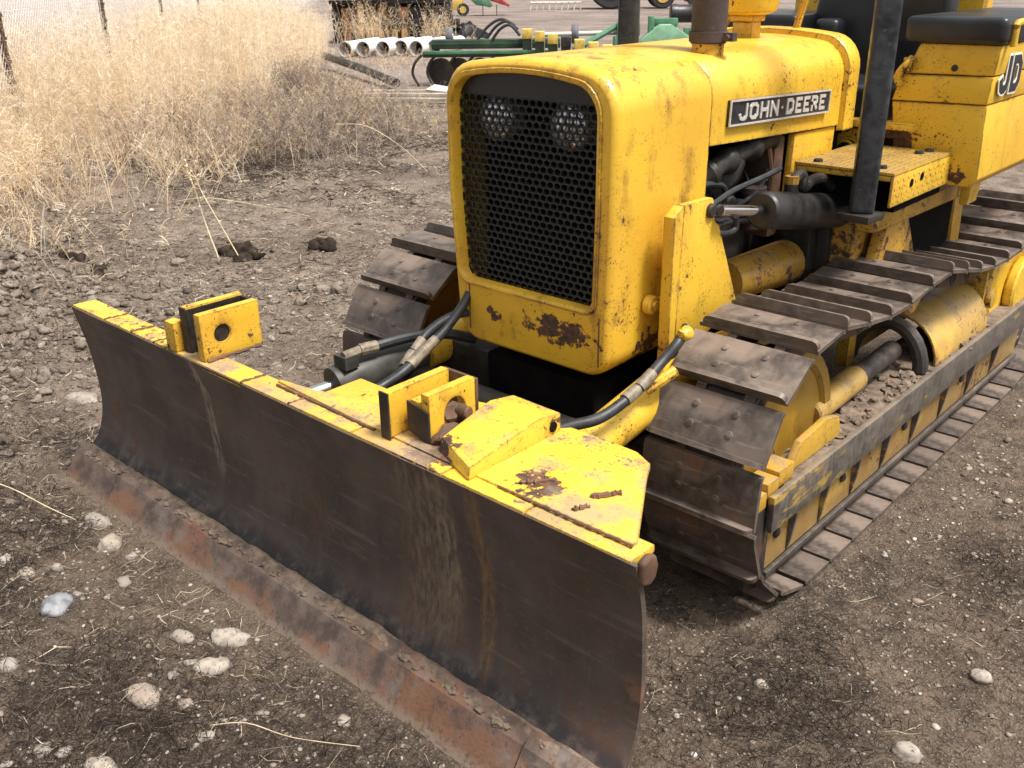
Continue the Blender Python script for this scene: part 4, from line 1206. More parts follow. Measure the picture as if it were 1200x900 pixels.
# top flange with weld ticks
tf = MB()
cuts = [BX0, -1.30, -1.12, -0.98, -0.86, -0.50, -0.28, -0.02, 0.30, 0.55, BX1 - 0.012]
for a, c in zip(cuts, cuts[1:]):
    dz = random.uniform(-0.0015, 0.0015)
    tf.box(a + 0.002, c - 0.002, -0.641, -0.560, 0.582 + dz, 0.600 + dz)
tf.build('top_flange', M['y_blade'], blade, 0.0035)
# sloping deck behind the flange
dk_ = MB()
deck = [(-0.42, -0.562), (-0.30, -0.545), (-0.16, -0.508), (-0.06, -0.484), (0.02, -0.40), (0.09, -0.312), (0.18, -0.288), (0.34, -0.272), (0.50, -0.268), (0.575, -0.272), (0.632, -0.300), (0.655, -0.345), (0.800, -0.585), (0.796, -0.598), (0.42, -0.600), (-0.10, -0.590), (-0.42, -0.575)]
dk_.prism([(p[0], p[1]) for p in deck], 'z', 0.590, 0.606)
dk_.build('blade_deck', M['y_blade'], blade, 0.004)
def bead(p, q, r, n, jit):
    p, q = Vector(p), Vector(q)
    pts = [p.lerp(q, i / n) + Vector((random.uniform(-jit, jit), random.uniform(-jit, jit), random.uniform(0, jit * .5))) for i in range(n + 1)]
    MB().tube(pts, [r * random.uniform(.5, 1.5) for _ in pts], 7).build('weld_bead', M['rusty'], blade)
bead((0.44, -0.602, 0.605), (0.80, -0.602, 0.605), .0032, 40, .0015)
bead((-0.40, -0.590, 0.604), (0.02, -0.596, 0.604), .0032, 40, .0015)
for x in (-1.30, -1.12, -0.98, -0.50, -0.28):
    bead((x, -.640, .6), (x + .01, -.565, .6), .004, 12, .002)
for p_, q_ in (((0.625, -0.505, 0.607), (0.665, -0.455, 0.609)), ((0.63, -0.575, 0.607), (0.645, -0.540, 0.607)), ((0.47, -0.565, 0.607), (0.52, -0.50, 0.607)), ((-0.70, -0.625, .602), (-0.70, -0.44, .602))):
    bead(p_, q_, .006, 14, .004)
# stiffening at the back of the blade
bs = MB(); bs.box(-1.5, 0.70, -0.588, -0.50, 0.10, 0.18); bs.box(-0.30, 0.50, -0.588, -0.38, 0.22, 0.585)
for x in (-1.45, -0.95, -0.55, 0.66):
    bs.prism([(-0.588, 0.18), (-0.50, 0.18), (-0.55, 0.575), (-0.60, 0.575)], 'x', x, x + 0.02)
bs.build('blade_stiffener', M['y_arm'], blade, 0.006)

def clevis_plate(x0, x1, y0, y1, z0, z1, hy, hz, hr, mat, cutc=0.0, frontcap=None):
    """plate across x with a round hole"""
    m = MB()
    outer = [(y0, z0), (y1, z0), (y1, z1 - cutc), (y1 - cutc, z1), (y0, z1)] if cutc else [(y0, z0), (y1, z0), (y1, z1), (y0, z1)]
    N = 24
    pts = []
    for k in range(N):
        a = 2 * PI * k / N
        d = (math.cos(a), math.sin(a)); best = 9
        for (p, q) in zip(outer, outer[1:] + outer[:1]):
            ex, ez = q[0] - p[0], q[1] - p[1]
            den = d[0] * ez - d[1] * ex
            if abs(den) < 1e-9: continue
            t = ((p[0] - hy) * ez - (p[1] - hz) * ex) / den
            u = ((p[0] - hy) * d[1] - (p[1] - hz) * d[0]) / den
            if t > 0 and -1e-6 <= u <= 1 + 1e-6: best = min(best, t)
        pts.append((hy + d[0] * best, hz + d[1] * best))
    for p in outer:                      # snap nearest sample to each corner
        i = min(range(N), key=lambda k: (pts[k][0] - p[0]) ** 2 + (pts[k][1] - p[1]) ** 2)
        pts[i] = p
    hole = [(hy + hr * math.cos(2 * PI * k / N), hz + hr * math.sin(2 * PI * k / N)) for k in range(N)]
    rings = [[(x, *p) for p in r] for x, r in ((x0, pts), (x1, pts), (x1, hole), (x0, hole), (x0, pts))]
    vs = [[m.bm.verts.new(p) for p in r] for r in rings[:4]]; vs.append(vs[0])
    for a, c in zip(vs, vs[1:]):
        for i in range(N):
            j = (i + 1) % N
            m.bm.faces.new((a[i], a[j], c[j], c[i]))
    return m
# outboard cylinder bracket: two holed plates and a block
lg = clevis_plate(-0.735, -0.705, -0.628, -0.428, 0.600, 0.742, -0.558, 0.672, 0.027, None)
lug = lg.build('bracket', M['y_lug'], blade, 0.003)
lug['label'] = 'twin-plate pin bracket near the far end of the blade'
clevis_plate(-0.835, -0.805, -0.612, -0.415, 0.600, 0.740, -0.558, 0.672, 0.027, None).build('bracket_plate', M['y_lug'], lug, 0.003)
MB().cyl((-0.800, -0.558, 0.672), (-0.712, -0.558, 0.672), .0285, 24).build('hole_shade_core', M['darksteel'], lug)  # added dark core so the bracket hole looks shaded inside
lb = MB(); lb.box(-0.895, -0.842, -0.640, -0.600, 0.600, 0.690); lb.box(-0.842, -0.836, -0.612, -0.50, 0.600, 0.72)
lb.build('bracket_block', M['y_lug'], lug, 0.003)
MB().box(-0.8365, -0.8035, -0.6155, -0.6125, 0.600, 0.738).build('bare_plate', M['darksteel'], lug)
MB().box(-0.8035, -0.8005, -0.612, -0.43, 0.600, 0.735).build('bare_plate', M['darksteel'], lug)
MB().box(-0.804, -0.736, -0.43, -0.418, 0.600, 0.735).build('bracket_back', M['darksteel'], lug, 0.003)
# centre bracket: taller plates, bare steel front ends, pin
lg2 = clevis_plate(0.155, 0.182, -0.560, -0.405, 0.606, 0.728, -0.475, 0.665, 0.034, None)
lug2 = lg2.build('bracket', M['y_lug'], blade, 0.003)
lug2['label'] = 'pin bracket at the middle of the blade with bare steel front ends'
MB().prism([(-0.603, 0.606), (-0.402, 0.606), (-0.402, 0.725), (-0.603, 0.722)], 'x', 0.060, 0.088).build('bracket_plate', M['y_lug'], lug2, 0.003)
fe = MB(); fe.box(0.058, 0.0905, -0.6075, -0.6035, 0.602, 0.7235)
fe.prism([(0.110, 0.622), (0.1845, 0.602), (0.1845, 0.686), (0.110, 0.700)], 'y', -0.566, -0.561)
fe.build('bare_plate', M['darksteel'], lug2)
tp2 = MB().prism([(0.108, 0.702), (0.184, 0.688), (0.184, 0.725), (0.108, 0.728)], 'y', -0.560, -0.41)
MB().box(0.110, 0.154, -0.556, -0.520, 0.606, 0.700).build('bracket_block', M['y_lug'], lug2, 0.004)
MB().box(0.062, 0.180, -0.402, -0.392, 0.606, 0.722).build('bracket_back', M['rusty'], lug2, 0.003)
pn2 = MB(); pn2.cyl((0.10, -0.475, 0.662), (0.225, -0.470, 0.668), .015, 14, bev=.003); pn2.blob((0.175, -0.478, 0.655), (.025, .04, .03), 2, .4, 5); pn2.blob((0.20, -0.50, 0.622), (.03, .06, .022), 2, .5, 6)
pn2.build('pin', M['rusty'], lug2)
# angular stop block
gu = MB()
A = [Vector(p) for p in ((0.315, -0.628, 0.612), (0.372, -0.634, 0.598), (0.205, -0.420, 0.645), (0.225, -0.325, 0.650), (0.365, -0.300, 0.640), (0.360, -0.400, 0.640))]
gp = [(-0.625, 0.602), (-0.300, 0.602), (-0.300, 0.652), (-0.395, 0.672), (-0.615, 0.628)]
v0 = [(0.225, *p) for p in [(-0.575, 0.604), (-0.315, 0.604), (-0.315, 0.664), (-0.400, 0.678), (-0.565, 0.640)]]
v1 = [(0.372, *p) for p in [(-0.625, 0.600), (-0.305, 0.604), (-0.305, 0.655), (-0.385, 0.668), (-0.620, 0.632)]]
gu.loft([v0, v1], True, True)
gus = gu.build('stop_block', M['y_blade'], blade, 0.005)
hb = MB(); hb.tube_hard([(Vector((0.3705, -0.335, 0.628)), .014), (Vector((0.3745, -0.335, 0.628)), .013)], 14)
hb.build('stop_hole', M['dark'], gus)
# rounded wear plug at the blade end
ec = MB(); ec.prism([(-0.638, 0.552), (-0.612, 0.540), (-0.592, 0.552), (-0.585, 0.578), (-0.592, 0.602), (-0.612, 0.612), (-0.638, 0.602)], 'x', 0.834, 0.853)
ec.build('end_plug', M['rusty'], blade, 0.010, 3, 60)


#BACKGROUND
# ------------------------------------------------------------------ chain-link fence on the left
FD = np.array((-0.7707, 0.6372)); FN = np.array((0.6372, 0.7707))
FP = np.array((-8.05, 1.79))
fence = thing('chain_link_fence', 'chain-link fence on rusty posts behind the tall dry grass', 'fence', (FP[0], FP[1], 0))
FS = 3.75
for k in range(-1, 9):
    p = FP + FD * FS * k
    z0 = float(height(p[0], p[1]))
    ps = MB()
    q = Matrix.Translation((p[0], p[1], z0)) @ Matrix.Rotation(math.atan2(FD[1], FD[0]), 4, 'Z')
    ps.box(-0.032, 0.032, -0.028, -0.018, -0.2, 2.05, q)
    ps.box(-0.005, 0.005, -0.018, 0.03, -0.2, 2.05, q)
    for j in range(9):
        ps.box(-0.032, 0.032, -0.040, -0.0285, 0.3 + j * 0.2, 0.33 + j * 0.2, q)
    ps.build('fence_post', M['rusty'], fence)
# woven wires as thin ribbons with their own thickness
pv, pf = [], []
L0, L1, HT = -FS, FS * 8, 1.95
step_ = 0.075
nv = 0
def wire(p, q, r=0.0022):
    global nv
    p, q = np.array(p), np.array(q)
    d = q - p; d = d / np.linalg.norm(d)
    a = np.array((FN[0], FN[1], 0)); b_ = np.cross(d, a)
    for c in (p, q):
        for k in range(3):
            an = 2 * PI * k / 3
            pv.append(c + r * (math.cos(an) * a + math.sin(an) * b_))
    for k in range(3):
        j = (k + 1) % 3
        pf.append((nv + k, nv + j, nv + 3 + j, nv + 3 + k))
    nv += 6
n = int((L1 - L0) / step_)
for i in range(-int(HT / step_), n):
    for sg in (1, -1):
        s0 = L0 + i * step_ if sg == 1 else L0 + (i + int(HT / step_)) * step_
        s1 = s0 + sg * HT
        z0, z1 = 0.05, HT + 0.05
        def clip(sa, za, sb, zb):
            out = []
            for (s_, z_), (s2, z2) in (((sa, za), (sb, zb)), ((sb, zb), (sa, za))):
                if s_ < L0: z_ = z_ + (z2 - z_) * (L0 - s_) / (s2 - s_); s_ = L0
                if s_ > L1: z_ = z_ + (z2 - z_) * (L1 - s_) / (s2 - s_); s_ = L1
                out.append((s_, z_))
            return out
        if max(s0, s1) <= L0 or min(s0, s1) >= L1:
            continue
        (a0, b0), (a1, b1) = clip(s0, z0, s1, z1)
        P0 = FP + FD * a0 + FN * 0.004 * sg; P1 = FP + FD * a1 + FN * 0.004 * sg
        wire((P0[0], P0[1], b0), (P1[0], P1[1], b1))
for z in (0.06, 0.7, 1.35, 1.99):
    P0 = FP + FD * L0; P1 = FP + FD * L1
    wire((P0[0], P0[1], z), (P1[0], P1[1], z), 0.004)
link('wire_mesh', np_mesh('wire_mesh', np.array(pv), np.array(pf)), M['wire'], fence)

# ------------------------------------------------------------------ vegetation (ribbons)
def ribbons(pts, wid, tone):
    """pts [N,K,3], wid [N,K]; returns verts, quads, tones"""
    N, K, _ = pts.shape
    d = pts[:, -1] - pts[:, 0]
    rnd = rng.normal(size=(N, 3)); rnd[:, 2] *= 0.3
    s = np.cross(d, rnd); s /= np.linalg.norm(s, axis=1, keepdims=True) + 1e-9
    a = pts - s[:, None, :] * wid[:, :, None] / 2
    b = pts + s[:, None, :] * wid[:, :, None] / 2
    v = np.stack([a, b], 2).reshape(-1, 3)
    base = (np.arange(N) * K * 2)[:, None] + (np.arange(K - 1) * 2)[None]
    q = np.stack([base, base + 1, base + 3, base + 2], -1).reshape(-1, 4)
    return v, q, np.repeat(tone, K * 2)
def merge(parts):
    V, Q, T, o = [], [], [], 0
    for v, q, t in parts:
        V.append(v); Q.append(q + o); T.append(t); o += len(v)
    return np.vstack(V), np.vstack(Q), np.concatenate(T)
def stems(base, hgt, lean, wid, tone, plume, plen, droop=0.25, pw=0.6):
    """upright stems with feathery side branchlets"""
    N = len(base)
    az = rng.uniform(0, 2 * PI, N); ln = rng.uniform(0.2, 1, N) * lean
    dirv = np.stack([np.cos(az) * ln, np.sin(az) * ln, np.ones(N)], 1)
    t = np.array([0, 0.35, 0.7, 1.0])
    bend = np.stack([np.cos(az), np.sin(az), np.zeros(N)], 1) * (ln * 0.8)[:, None]
    P = base[:, None, :] + hgt[:, None, None] * (dirv[:, None, :] * t[None, :, None] + bend[:, None, :] * (t ** 2)[None, :, None])
    W = wid[:, None] * np.array([1.0, 0.85, 0.6, 0.3])[None]
    parts = [ribbons(P, W, tone)]
    if plume:
        k = plume
        u = rng.uniform(0.32, 1.0, (N, k))
        at = base[:, None, :] + hgt[:, None, None] * (dirv[:, None, :] * u[..., None] + bend[:, None, :] * (u ** 2)[..., None])
        a2 = rng.uniform(0, 2 * PI, (N, k)); up = rng.uniform(0.3, 1.6, (N, k))
        d2 = np.stack([np.cos(a2), np.sin(a2), up], -1); d2 /= np.linalg.norm(d2, axis=-1, keepdims=True)
        L = plen * rng.uniform(0.4, 1.2, (N, k)) * (1.25 - u * 0.7)
        mid = at + d2 * L[..., None] * 0.55
        end = at + d2 * L[..., None]; end[..., 2] -= droop * L
        PP = np.stack([at, mid, end], 2).reshape(-1, 3, 3)
        WW = np.repeat(wid * pw, k)[:, None] * np.array([1, 1.3, 0.5])[None]
        parts.append(ribbons(PP, WW, np.clip(np.repeat(tone, k) + rng.normal(0, 0.09, N * k), 0, 1)))
    return merge(parts)
GRASS = toned('dry_grass_straw', [(0.0, (0.075, 0.050, 0.035)), (0.25, (0.23, 0.192, 0.172)), (0.45, (0.46, 0.39, 0.34)), (0.62, (0.72, 0.53, 0.32)), (0.8, (0.84, 0.68, 0.47)), (1.0, (0.92, 0.83, 0.68))], 0.75, 0.35)
DW = lambda s: np.interp(s, [-4.5, -2.5, -1.5, -0.4, 0.5, 1.5, 3.6, 6, 10, 16], [0.5, 0.75, 0.9, 1.6, 2.0, 2.3, 2.5, 2.5, 2.5, 2.3])
def fpos(s, d):
    p = FP[None] + FD[None] * s[:, None] + FN[None] * d[:, None]
    return np.stack([p[:, 0], p[:, 1], height(p[:, 0], p[:, 1])], 1)
parts = []
N = 25000
s = rng.uniform(-4.5, 15, N); u = rng.uniform(0, 1, N)
d = -1.1 + (DW(s) + 1.1) * u
cl_ = fbm(s, d, 0.9, 3) + 0.6 * fbm(s, d, 3.5, 2)
keep = (cl_ > -0.07 + 0.10 * rng.normal(size=N)) & (u < 1 - 0.35 * np.clip(-fbm(s, d, 1.5, 2) * 4, 0, 1) * (s > -1))
s, d, cl_ = s[keep], d[keep], cl_[keep]
hg = (0.92 + 0.95 * cl_ + rng.normal(0, 0.13, len(s))) * np.interp(s, [-4.5, -2, -0.8, 1, 9, 15], [0.55, 0.62, 0.95, 1.12, 1.1, 0.9])
hg *= np.interp(DW(s) - d, [0, 0.5, 1.2], [0.72, 0.95, 1.0])
tn = np.clip(0.74 + 0.5 * cl_ + rng.normal(0, 0.15, len(s)) + np.interp(s, [-4, 0, 6, 12], [0.04, 0.0, 0.04, 0.12]), 0.1, 1)
parts.append(stems(fpos(s, d), np.clip(hg, 0.3, 1.6), 0.20, rng.uniform(0.0022, 0.0055, len(s)), tn, 13, 0.17))
v, q, t = merge(parts)
g_ = link('dry_grass', np_mesh('dry_grass', v, q, t, False), GRASS); tag(g_, 'tall golden dry grass along the fence', 'grass', kind='stuff')

N = 900
s = rng.uniform(-2.6, 4.0, N); d = DW(s) + np.abs(rng.normal(0, .55, N))
extra = stems(fpos(s, d), np.clip(rng.normal(.38, .16, N), .1, .9), .55, rng.uniform(.0025, .005, N), np.clip(rng.normal(.74, .15, N), 0, 1), 7, .10)
parts = [extra]      # short dead weeds in front of the tall grass
N = 5200
s = rng.uniform(-0.9, 3.6, N); d = DW(s) + np.abs(rng.normal(0, 1.0, N)) * np.interp(s, [2, 3.3], [1, .35]) - 0.3
k_ = fbm(s, d, 1.6, 3) > -0.08
s, d = s[k_], d[k_]
hg = np.clip(0.52 - 0.2 * (d - DW(s)) + rng.normal(0, 0.12, len(s)), 0.10, 0.8)
tn = np.clip(0.34 + rng.normal(0, 0.18, len(s)) + 0.25 * fbm(s, d, 1.0, 2), 0, 0.9)
parts.append(stems(fpos(s, d), hg, 0.45, rng.uniform(0.0025, 0.005, len(s)), tn, 9, 0.11))
N = 1500        # grey tufts in the open, on the berm and by the pipes
N = 600
x = np.concatenate([rng.normal(-8.0, 0.9, N), rng.normal(-12.8, 1.2, 450), rng.normal(-4.8, 0.6, 260), rng.normal(-6.2, .5, 500)])
y = np.concatenate([rng.normal(5.0, 0.9, N), rng.normal(10.6, 0.5, 450), rng.normal(0.25, 0.35, 260), rng.normal(2.0, .5, 500)])
k_ = fbm(x, y, 1.3, 3) > -0.05
x, y = x[k_], y[k_]
parts.append(stems(np.stack([x, y, height(x, y)], 1), np.clip(rng.normal(0.20, 0.11, len(x)), 0.05, 0.6), 0.55, rng.uniform(0.003, 0.006, len(x)), np.clip(rng.normal(0.62, 0.2, len(x)), 0, 1), 7, 0.10))
N = 260
uu = np.concatenate([rng.normal(-1.4, .35, 130), rng.normal(0.25, .2, 70), rng.uniform(-2.5, 1.2, 60)]); ww = rng.normal(-.7, .25, N)
x = -17 + .76 * uu - .65 * ww; y = 15.5 + .65 * uu + .76 * ww
parts.append(stems(np.stack([x, y, height(x, y)], 1), np.clip(rng.normal(.75, .25, N), .2, 1.2), .35, rng.uniform(.006, .011, N), np.clip(rng.normal(.72, .15, N), 0, 1), 12, .16))
v, q, t = merge(parts)
g_ = link('dead_weeds', np_mesh('dead_weeds', v, q, t, False), GRASS); tag(g_, 'short grey dead weeds at the foot of the tall grass', 'weeds', kind='stuff')

# litter of broken stems lying on the soil
LIT = toned('dry_litter', [(0.0, (0.022, 0.017, 0.015)), (0.45, (0.060, 0.045, 0.038)), (0.7, (0.15, 0.115, 0.09)), (0.86, (0.36, 0.29, 0.21)), (1.0, (0.60, 0.51, 0.39))], 0.85, 0.0)
def litter(n, cx, cy, sx, sy, lmin, lmax, wmin, wmax, tmean, tsd, lift=0.012, thresh=-0.3, uni=False, seeded=1.4):
    if uni:
        x = rng.uniform(cx - sx, cx + sx, n); y = rng.uniform(cy - sy, cy + sy, n)
    else:
        x = rng.normal(cx, sx, n); y = rng.normal(cy, sy, n)
    k = fbm(x, y, seeded, 4) > thresh + 0.06 * rng.normal(size=n)
    # nothing on the ground the tracks stand on
    k &= ~((np.abs(x + 0.05) < 0.85) & (y > 0.05) & (y < 2.8))
    k &= ~((x > -1.6) & (x < 0.95) & (y > -0.83) & (y < -0.5))
    x, y = x[k], y[k]; n = len(x)
    az = rng.uniform(0, 2 * PI, n); L = rng.uniform(lmin, lmax, n) * rng.uniform(0.4, 1, n)
    curl = rng.normal(0, 0.3, n)
    tt = np.linspace(-0.5, 0.5, 4)
    px = x[:, None] + L[:, None] * (np.cos(az)[:, None] * tt - np.sin(az)[:, None] * curl[:, None] * tt ** 2)
    py = y[:, None] + L[:, None] * (np.sin(az)[:, None] * tt + np.cos(az)[:, None] * curl[:, None] * tt ** 2)
    pz = height(px, py) + rng.uniform(0.001, lift, n)[:, None] + rng.normal(0, lift * 0.35, (n, 4))
    W = rng.uniform(wmin, wmax, n)[:, None] * np.array([0.6, 1, 1, 0.5])[None]
    return ribbons(np.stack([px, py, pz], -1), W, np.clip(rng.normal(tmean, tsd, n), 0, 1))
parts = [litter(48000, -0.6, -1.1, 1.5, 0.75, .02, .10, .0011, .0028, .28, .2, .028, thresh=-0.06),
         litter(18000, -3.2, 0.9, 3.2, 2.3, .03, .12, .002, .004, .38, .22, .016, thresh=-0.05, uni=True),
         litter(2800, -0.6, -1.0, 1.3, 0.6, .03, .13, .0010, .0024, .86, .1, 0.018),
         litter(8000, -2.8, 0.6, 2.4, 1.6, .03, .14, .0016, .003, .82, .12, 0.016, uni=True),
         litter(4200, 1.2, 0.1, .45, .5, .012, .06, .0010, .0020, .30, .2, .006, -0.02),
         litter(700, 1.2, 0.2, .5, .6, .02, .08, .0008, .0018, .85, .1, .006),
         litter(9000, -6.5, 4.5, 2.6, 2.6, .05, .22, .003, .007, .66, .27, .035, -0.1, uni=True),
         litter(5000, 1.2, 0.2, .55, .8, .010, .05, .0010, .0022, .25, .2, .008, -0.05)]
parts.append(litter(6000, -6.3, 3.7, .9, .9, .05, .20, .003, .006, .22, .18, .04, -0.15))
for cx_, cy_, r_, n_ in ((0.95, -0.15, 0.12, 1500), (0.80, 0.12, 0.10, 600), (0.2, -1.08, 0.22, 1800), (-0.35, -1.32, 0.2, 1600), (0.4, -0.95, 0.12, 900), (-0.9, -1.25, .2, 1200), (-2.2, -.75, .25, 800), (-0.15, -1.2, .15, 900), (1.15, 0.75, 0.10, 500)):
    parts.append(litter(n_, cx_, cy_, r_, r_, .02, .07, .0009, .0020, .16, .12, .022, -1))
v, q, t = merge(parts)
g_ = link('dry_litter', np_mesh('dry_litter', v, q, t, False), LIT); tag(g_, 'dark broken weed stems and straw strewn over the dirt', 'litter', kind='stuff')

# loose soil on the berm
def blobs(name, pts, size, mat, tone=None, flat=0.6, amp=0.35, sub=1, sink=0.25):
    ico = bmesh.new(); bmesh.ops.create_icosphere(ico, subdivisions=sub, radius=1)
    bv = np.array([v.co[:] for v in ico.verts]); bf = np.array([[v.index for v in f.verts] for f in ico.faces]); ico.free()
    N = len(pts); nvb = len(bv)
    sc = size[:, None] * np.stack([rng.uniform(.75, 1.35, N), rng.uniform(.75, 1.2, N), flat * rng.uniform(.7, 1.2, N)], 1)
    low = rng.normal(0, 1, (N, 3)); low /= np.linalg.norm(low, axis=1, keepdims=True)
    amp_ = 1 + amp * (bv @ low.T).T * rng.uniform(-1, 1, (N, 1)) + amp * 0.45 * rng.normal(size=(N, nvb))
    V = bv[None] * amp_[..., None] * sc[:, None, :]
    a = rng.uniform(0, 2 * PI, N); ca, sa = np.cos(a)[:, None], np.sin(a)[:, None]
    Vx = V[..., 0] * ca - V[..., 1] * sa; Vy = V[..., 0] * sa + V[..., 1] * ca
    V = np.stack([Vx, Vy, V[..., 2]], -1) + pts[:, None, :]
    V[..., 2] += (sc[:, 2] * (1 - 2 * sink))[:, None]
    F = (bf[None] + (np.arange(N) * nvb)[:, None, None]).reshape(-1, 3)
    me = np_mesh(name, V.reshape(-1, 3), F, None if tone is None else np.repeat(tone, nvb))
    return link(name, me, mat)
SOIL = toned('crumbled_soil', [(0.0, (0.10, 0.078, 0.062)), (0.4, (0.22, 0.178, 0.143)), (0.75, (0.34, 0.28, 0.23)), (1.0, (0.42, 0.355, 0.30))], 0.95, 0, 30, 0.1, 1.0)
N = 6500
x = rng.normal(-4.1, 1.05, N); y = rng.normal(-0.55, 0.6, N)
x = np.concatenate([x, rng.uniform(-6.5, -1.6, 1500)]); y = np.concatenate([y, rng.uniform(-1.0, 3.0, 1500)])
sz = np.concatenate([np.exp(rng.normal(-4.5, 0.5, N)), np.exp(rng.normal(-4.7, 0.45, 1500))])
g_ = blobs('loose_soil', np.stack([x, y, height(x, y)], 1), np.clip(sz, .004, .06), SOIL, np.clip(rng.normal(.62, .2, len(x)), 0, 1), 0.8, .8, 2, .40)
tag(g_, 'crumbled pale soil heaped left of the blade', 'soil', kind='stuff')

# gravel
GRV = toned('gravel_pebbles', [(0.0, (0.10, 0.080, 0.065)), (0.35, (0.21, 0.175, 0.145)), (0.7, (0.34, 0.295, 0.245)), (1.0, (0.52, 0.47, 0.41))], 0.75, 0, 60, 0.3)
def scatter(n, x0, x1, y0, y1, dens=None):
    x = rng.uniform(x0, x1, n); y = rng.uniform(y0, y1, n)
    k = fbm(x, y, 1.7, 3) > (-0.12 + 0.1 * rng.normal(size=n))
    k &= ~((x > -0.9) & (x < 0.80) & (y > 0.0) & (y < 2.6)) & ~((x > -1.6) & (x < 0.9) & (y > -0.82) & (y < -0.45))
    return x[k], y[k]
xs, ys, ss = [], [], []
for n, box, m_, s_ in ((5200, (0.3, 2.0, -1.1, 1.7), -5.75, .38), (3200, (-1.9, 0.7, -1.9, -0.4), -5.45, .42), (2600, (-5.5, 0.0, -0.8, 3.2), -5.05, .45), (2200, (-8, -1, 2.5, 7), -4.6, .4), (1500, (0.7, 2.2, 1.0, 7), -4.9, .4)):
    x, y = scatter(n, *box); xs.append(x); ys.append(y); ss.append(np.exp(rng.normal(m_, s_, len(x))))
x, y, sz = np.concatenate(xs), np.concatenate(ys), np.clip(np.concatenate(ss), .002, .024)
g_ = blobs('gravel', np.stack([x, y, height(x, y)], 1), sz, GRV, np.clip(rng.normal(.5, .24, len(x)), 0, 1), .6, .18, 1, .3)
tag(g_, 'small gravel scattered over the dirt', 'gravel', kind='stuff')

# ------------------------------------------------------------------ stones, clods, stalks
def stone(x, y, sx, sy, sz, rot, seed, label, group=None, mat='stone', name='stone', cat='stone', amp=0.26, sub=3, sink=0.5):
    z = float(height(x, y))
    m = MB().blob((0, 0, 0), (sx, sy, sz), sub, amp, seed, rot)
    o = m.build(name, M[mat], None, sharp=180)
    o.location = (x, y, z + sz * (1 - 2 * sink))
    return tag(o, label, cat, group)
STN = [
 (-1.153, -0.856, .052, .036, .026, .2, 'smooth oval pale stone below the far corner of the blade'),
 (-0.985, -0.893, .036, .042, .032, .9, 'round tan stone just in front of the far end of the cutting edge'),
 (-0.782, -1.150, .050, .042, .032, -.5, 'blue-grey stone with a pale top lying in dark litter'),
 (-0.292, -0.895, .058, .034, .024, .5, 'long flat grey stone close to the middle of the cutting edge'),
 (-0.225, -0.993, .046, .033, .026, .9, 'wedge-shaped pale stone between the long flat grey stone and the litter'),
 (-0.257, -1.170, .056, .036, .026, .0, 'broad pale buff stone half sunk among dark stems'),
 (-0.396, -0.982, .036, .026, .014, .3, 'flat whitish stone sunk level with the litter'),
 (-0.616, -1.352, .030, .026, .020, .3, 'whitish stone at the left border of the view, on dark litter'),
 (-0.102, -1.351, .046, .030, .022, .1, 'pale stone at the very bottom of the view, cut by its lower border'),
 (-1.147, -1.150, .026, .024, .022, .1, 'upright grey-brown stone, the leftmost above the blue-grey one'),
 (-1.022, -1.137, .030, .026, .018, .1, 'tan cobble next to two small pebbles, above the blue-grey stone'),
 (1.232, -0.113, .034, .028, .020, .1, 'smooth white egg-shaped stone alone on the brown dirt, largest right of the blade'),
 (1.271, 0.264, .028, .024, .015, .1, 'half-buried buff stone further up the dirt from the white egg-shaped one'),
 (-2.130, -0.449, .080, .055, .022, .3, 'big flat tan stone in the soil just left of the blade'),
 (0.868, -0.11, .020, .015, .012, .1, 'grey pebble tight against the near end of the blade'),
]
for i, (x, y, a, b_, c_, r_, lab) in enumerate(STN):
    stone(x, y, a, b_, c_, r_, 11 + i, lab, None, 'stone_blue' if 'blue-grey stone with' in lab else 'stone')
protos = []
for k in range(8):
    m = MB().blob((0, 0, 0), (1.0, random.uniform(.65, .95), random.uniform(.5, .7)), 2, .5, 50 + k)
    o = m.build('pebble', M['stone'], None, sharp=180); protos.append(o.data); bpy.data.objects.remove(o)
def pebbles(n, box, rmin, rmax, label, group):
    k = 0
    while k < n:
        x = random.uniform(box[0], box[1]); y = random.uniform(box[2], box[3])
        if (-0.95 < x < 0.82 and 0 < y < 2.6) or (-1.65 < x < 0.92 and -0.86 < y < -0.4):
            continue
        if float(fbm(x, y, 1.7, 3)) < random.gauss(-0.06, .1):
            continue
        r_ = rmin * (rmax / rmin) ** (random.random() ** 1.7)
        o = bpy.data.objects.new('pebble', random.choice(protos)); COL.objects.link(o)
        o.scale = (r_, r_, r_ * random.uniform(.7, 1)); o.rotation_euler = (random.uniform(-.2, .2), random.uniform(-.2, .2), random.uniform(0, 6.28))
        o.location = (x, y, float(height(x, y)) + r_ * 0.05)
        tag(o, label, 'pebble', group); k += 1
pebbles(95, (0.72, 1.75, -1.0, 1.6), .006, .016, 'small pale pebble loose on the brown dirt beside the near track', 'pebbles on the brown dirt by the near track')
pebbles(95, (-1.7, 0.6, -1.75, -0.86), .008, .027, 'small pebble among dark litter in front of the blade', 'pebbles in the litter before the blade')
pebbles(110, (-4.6, -0.6, -0.35, 2.6),   .009, .022, 'pale pebble on the open ground behind the blade, towards the grass', 'pebbles on the open ground behind the blade')

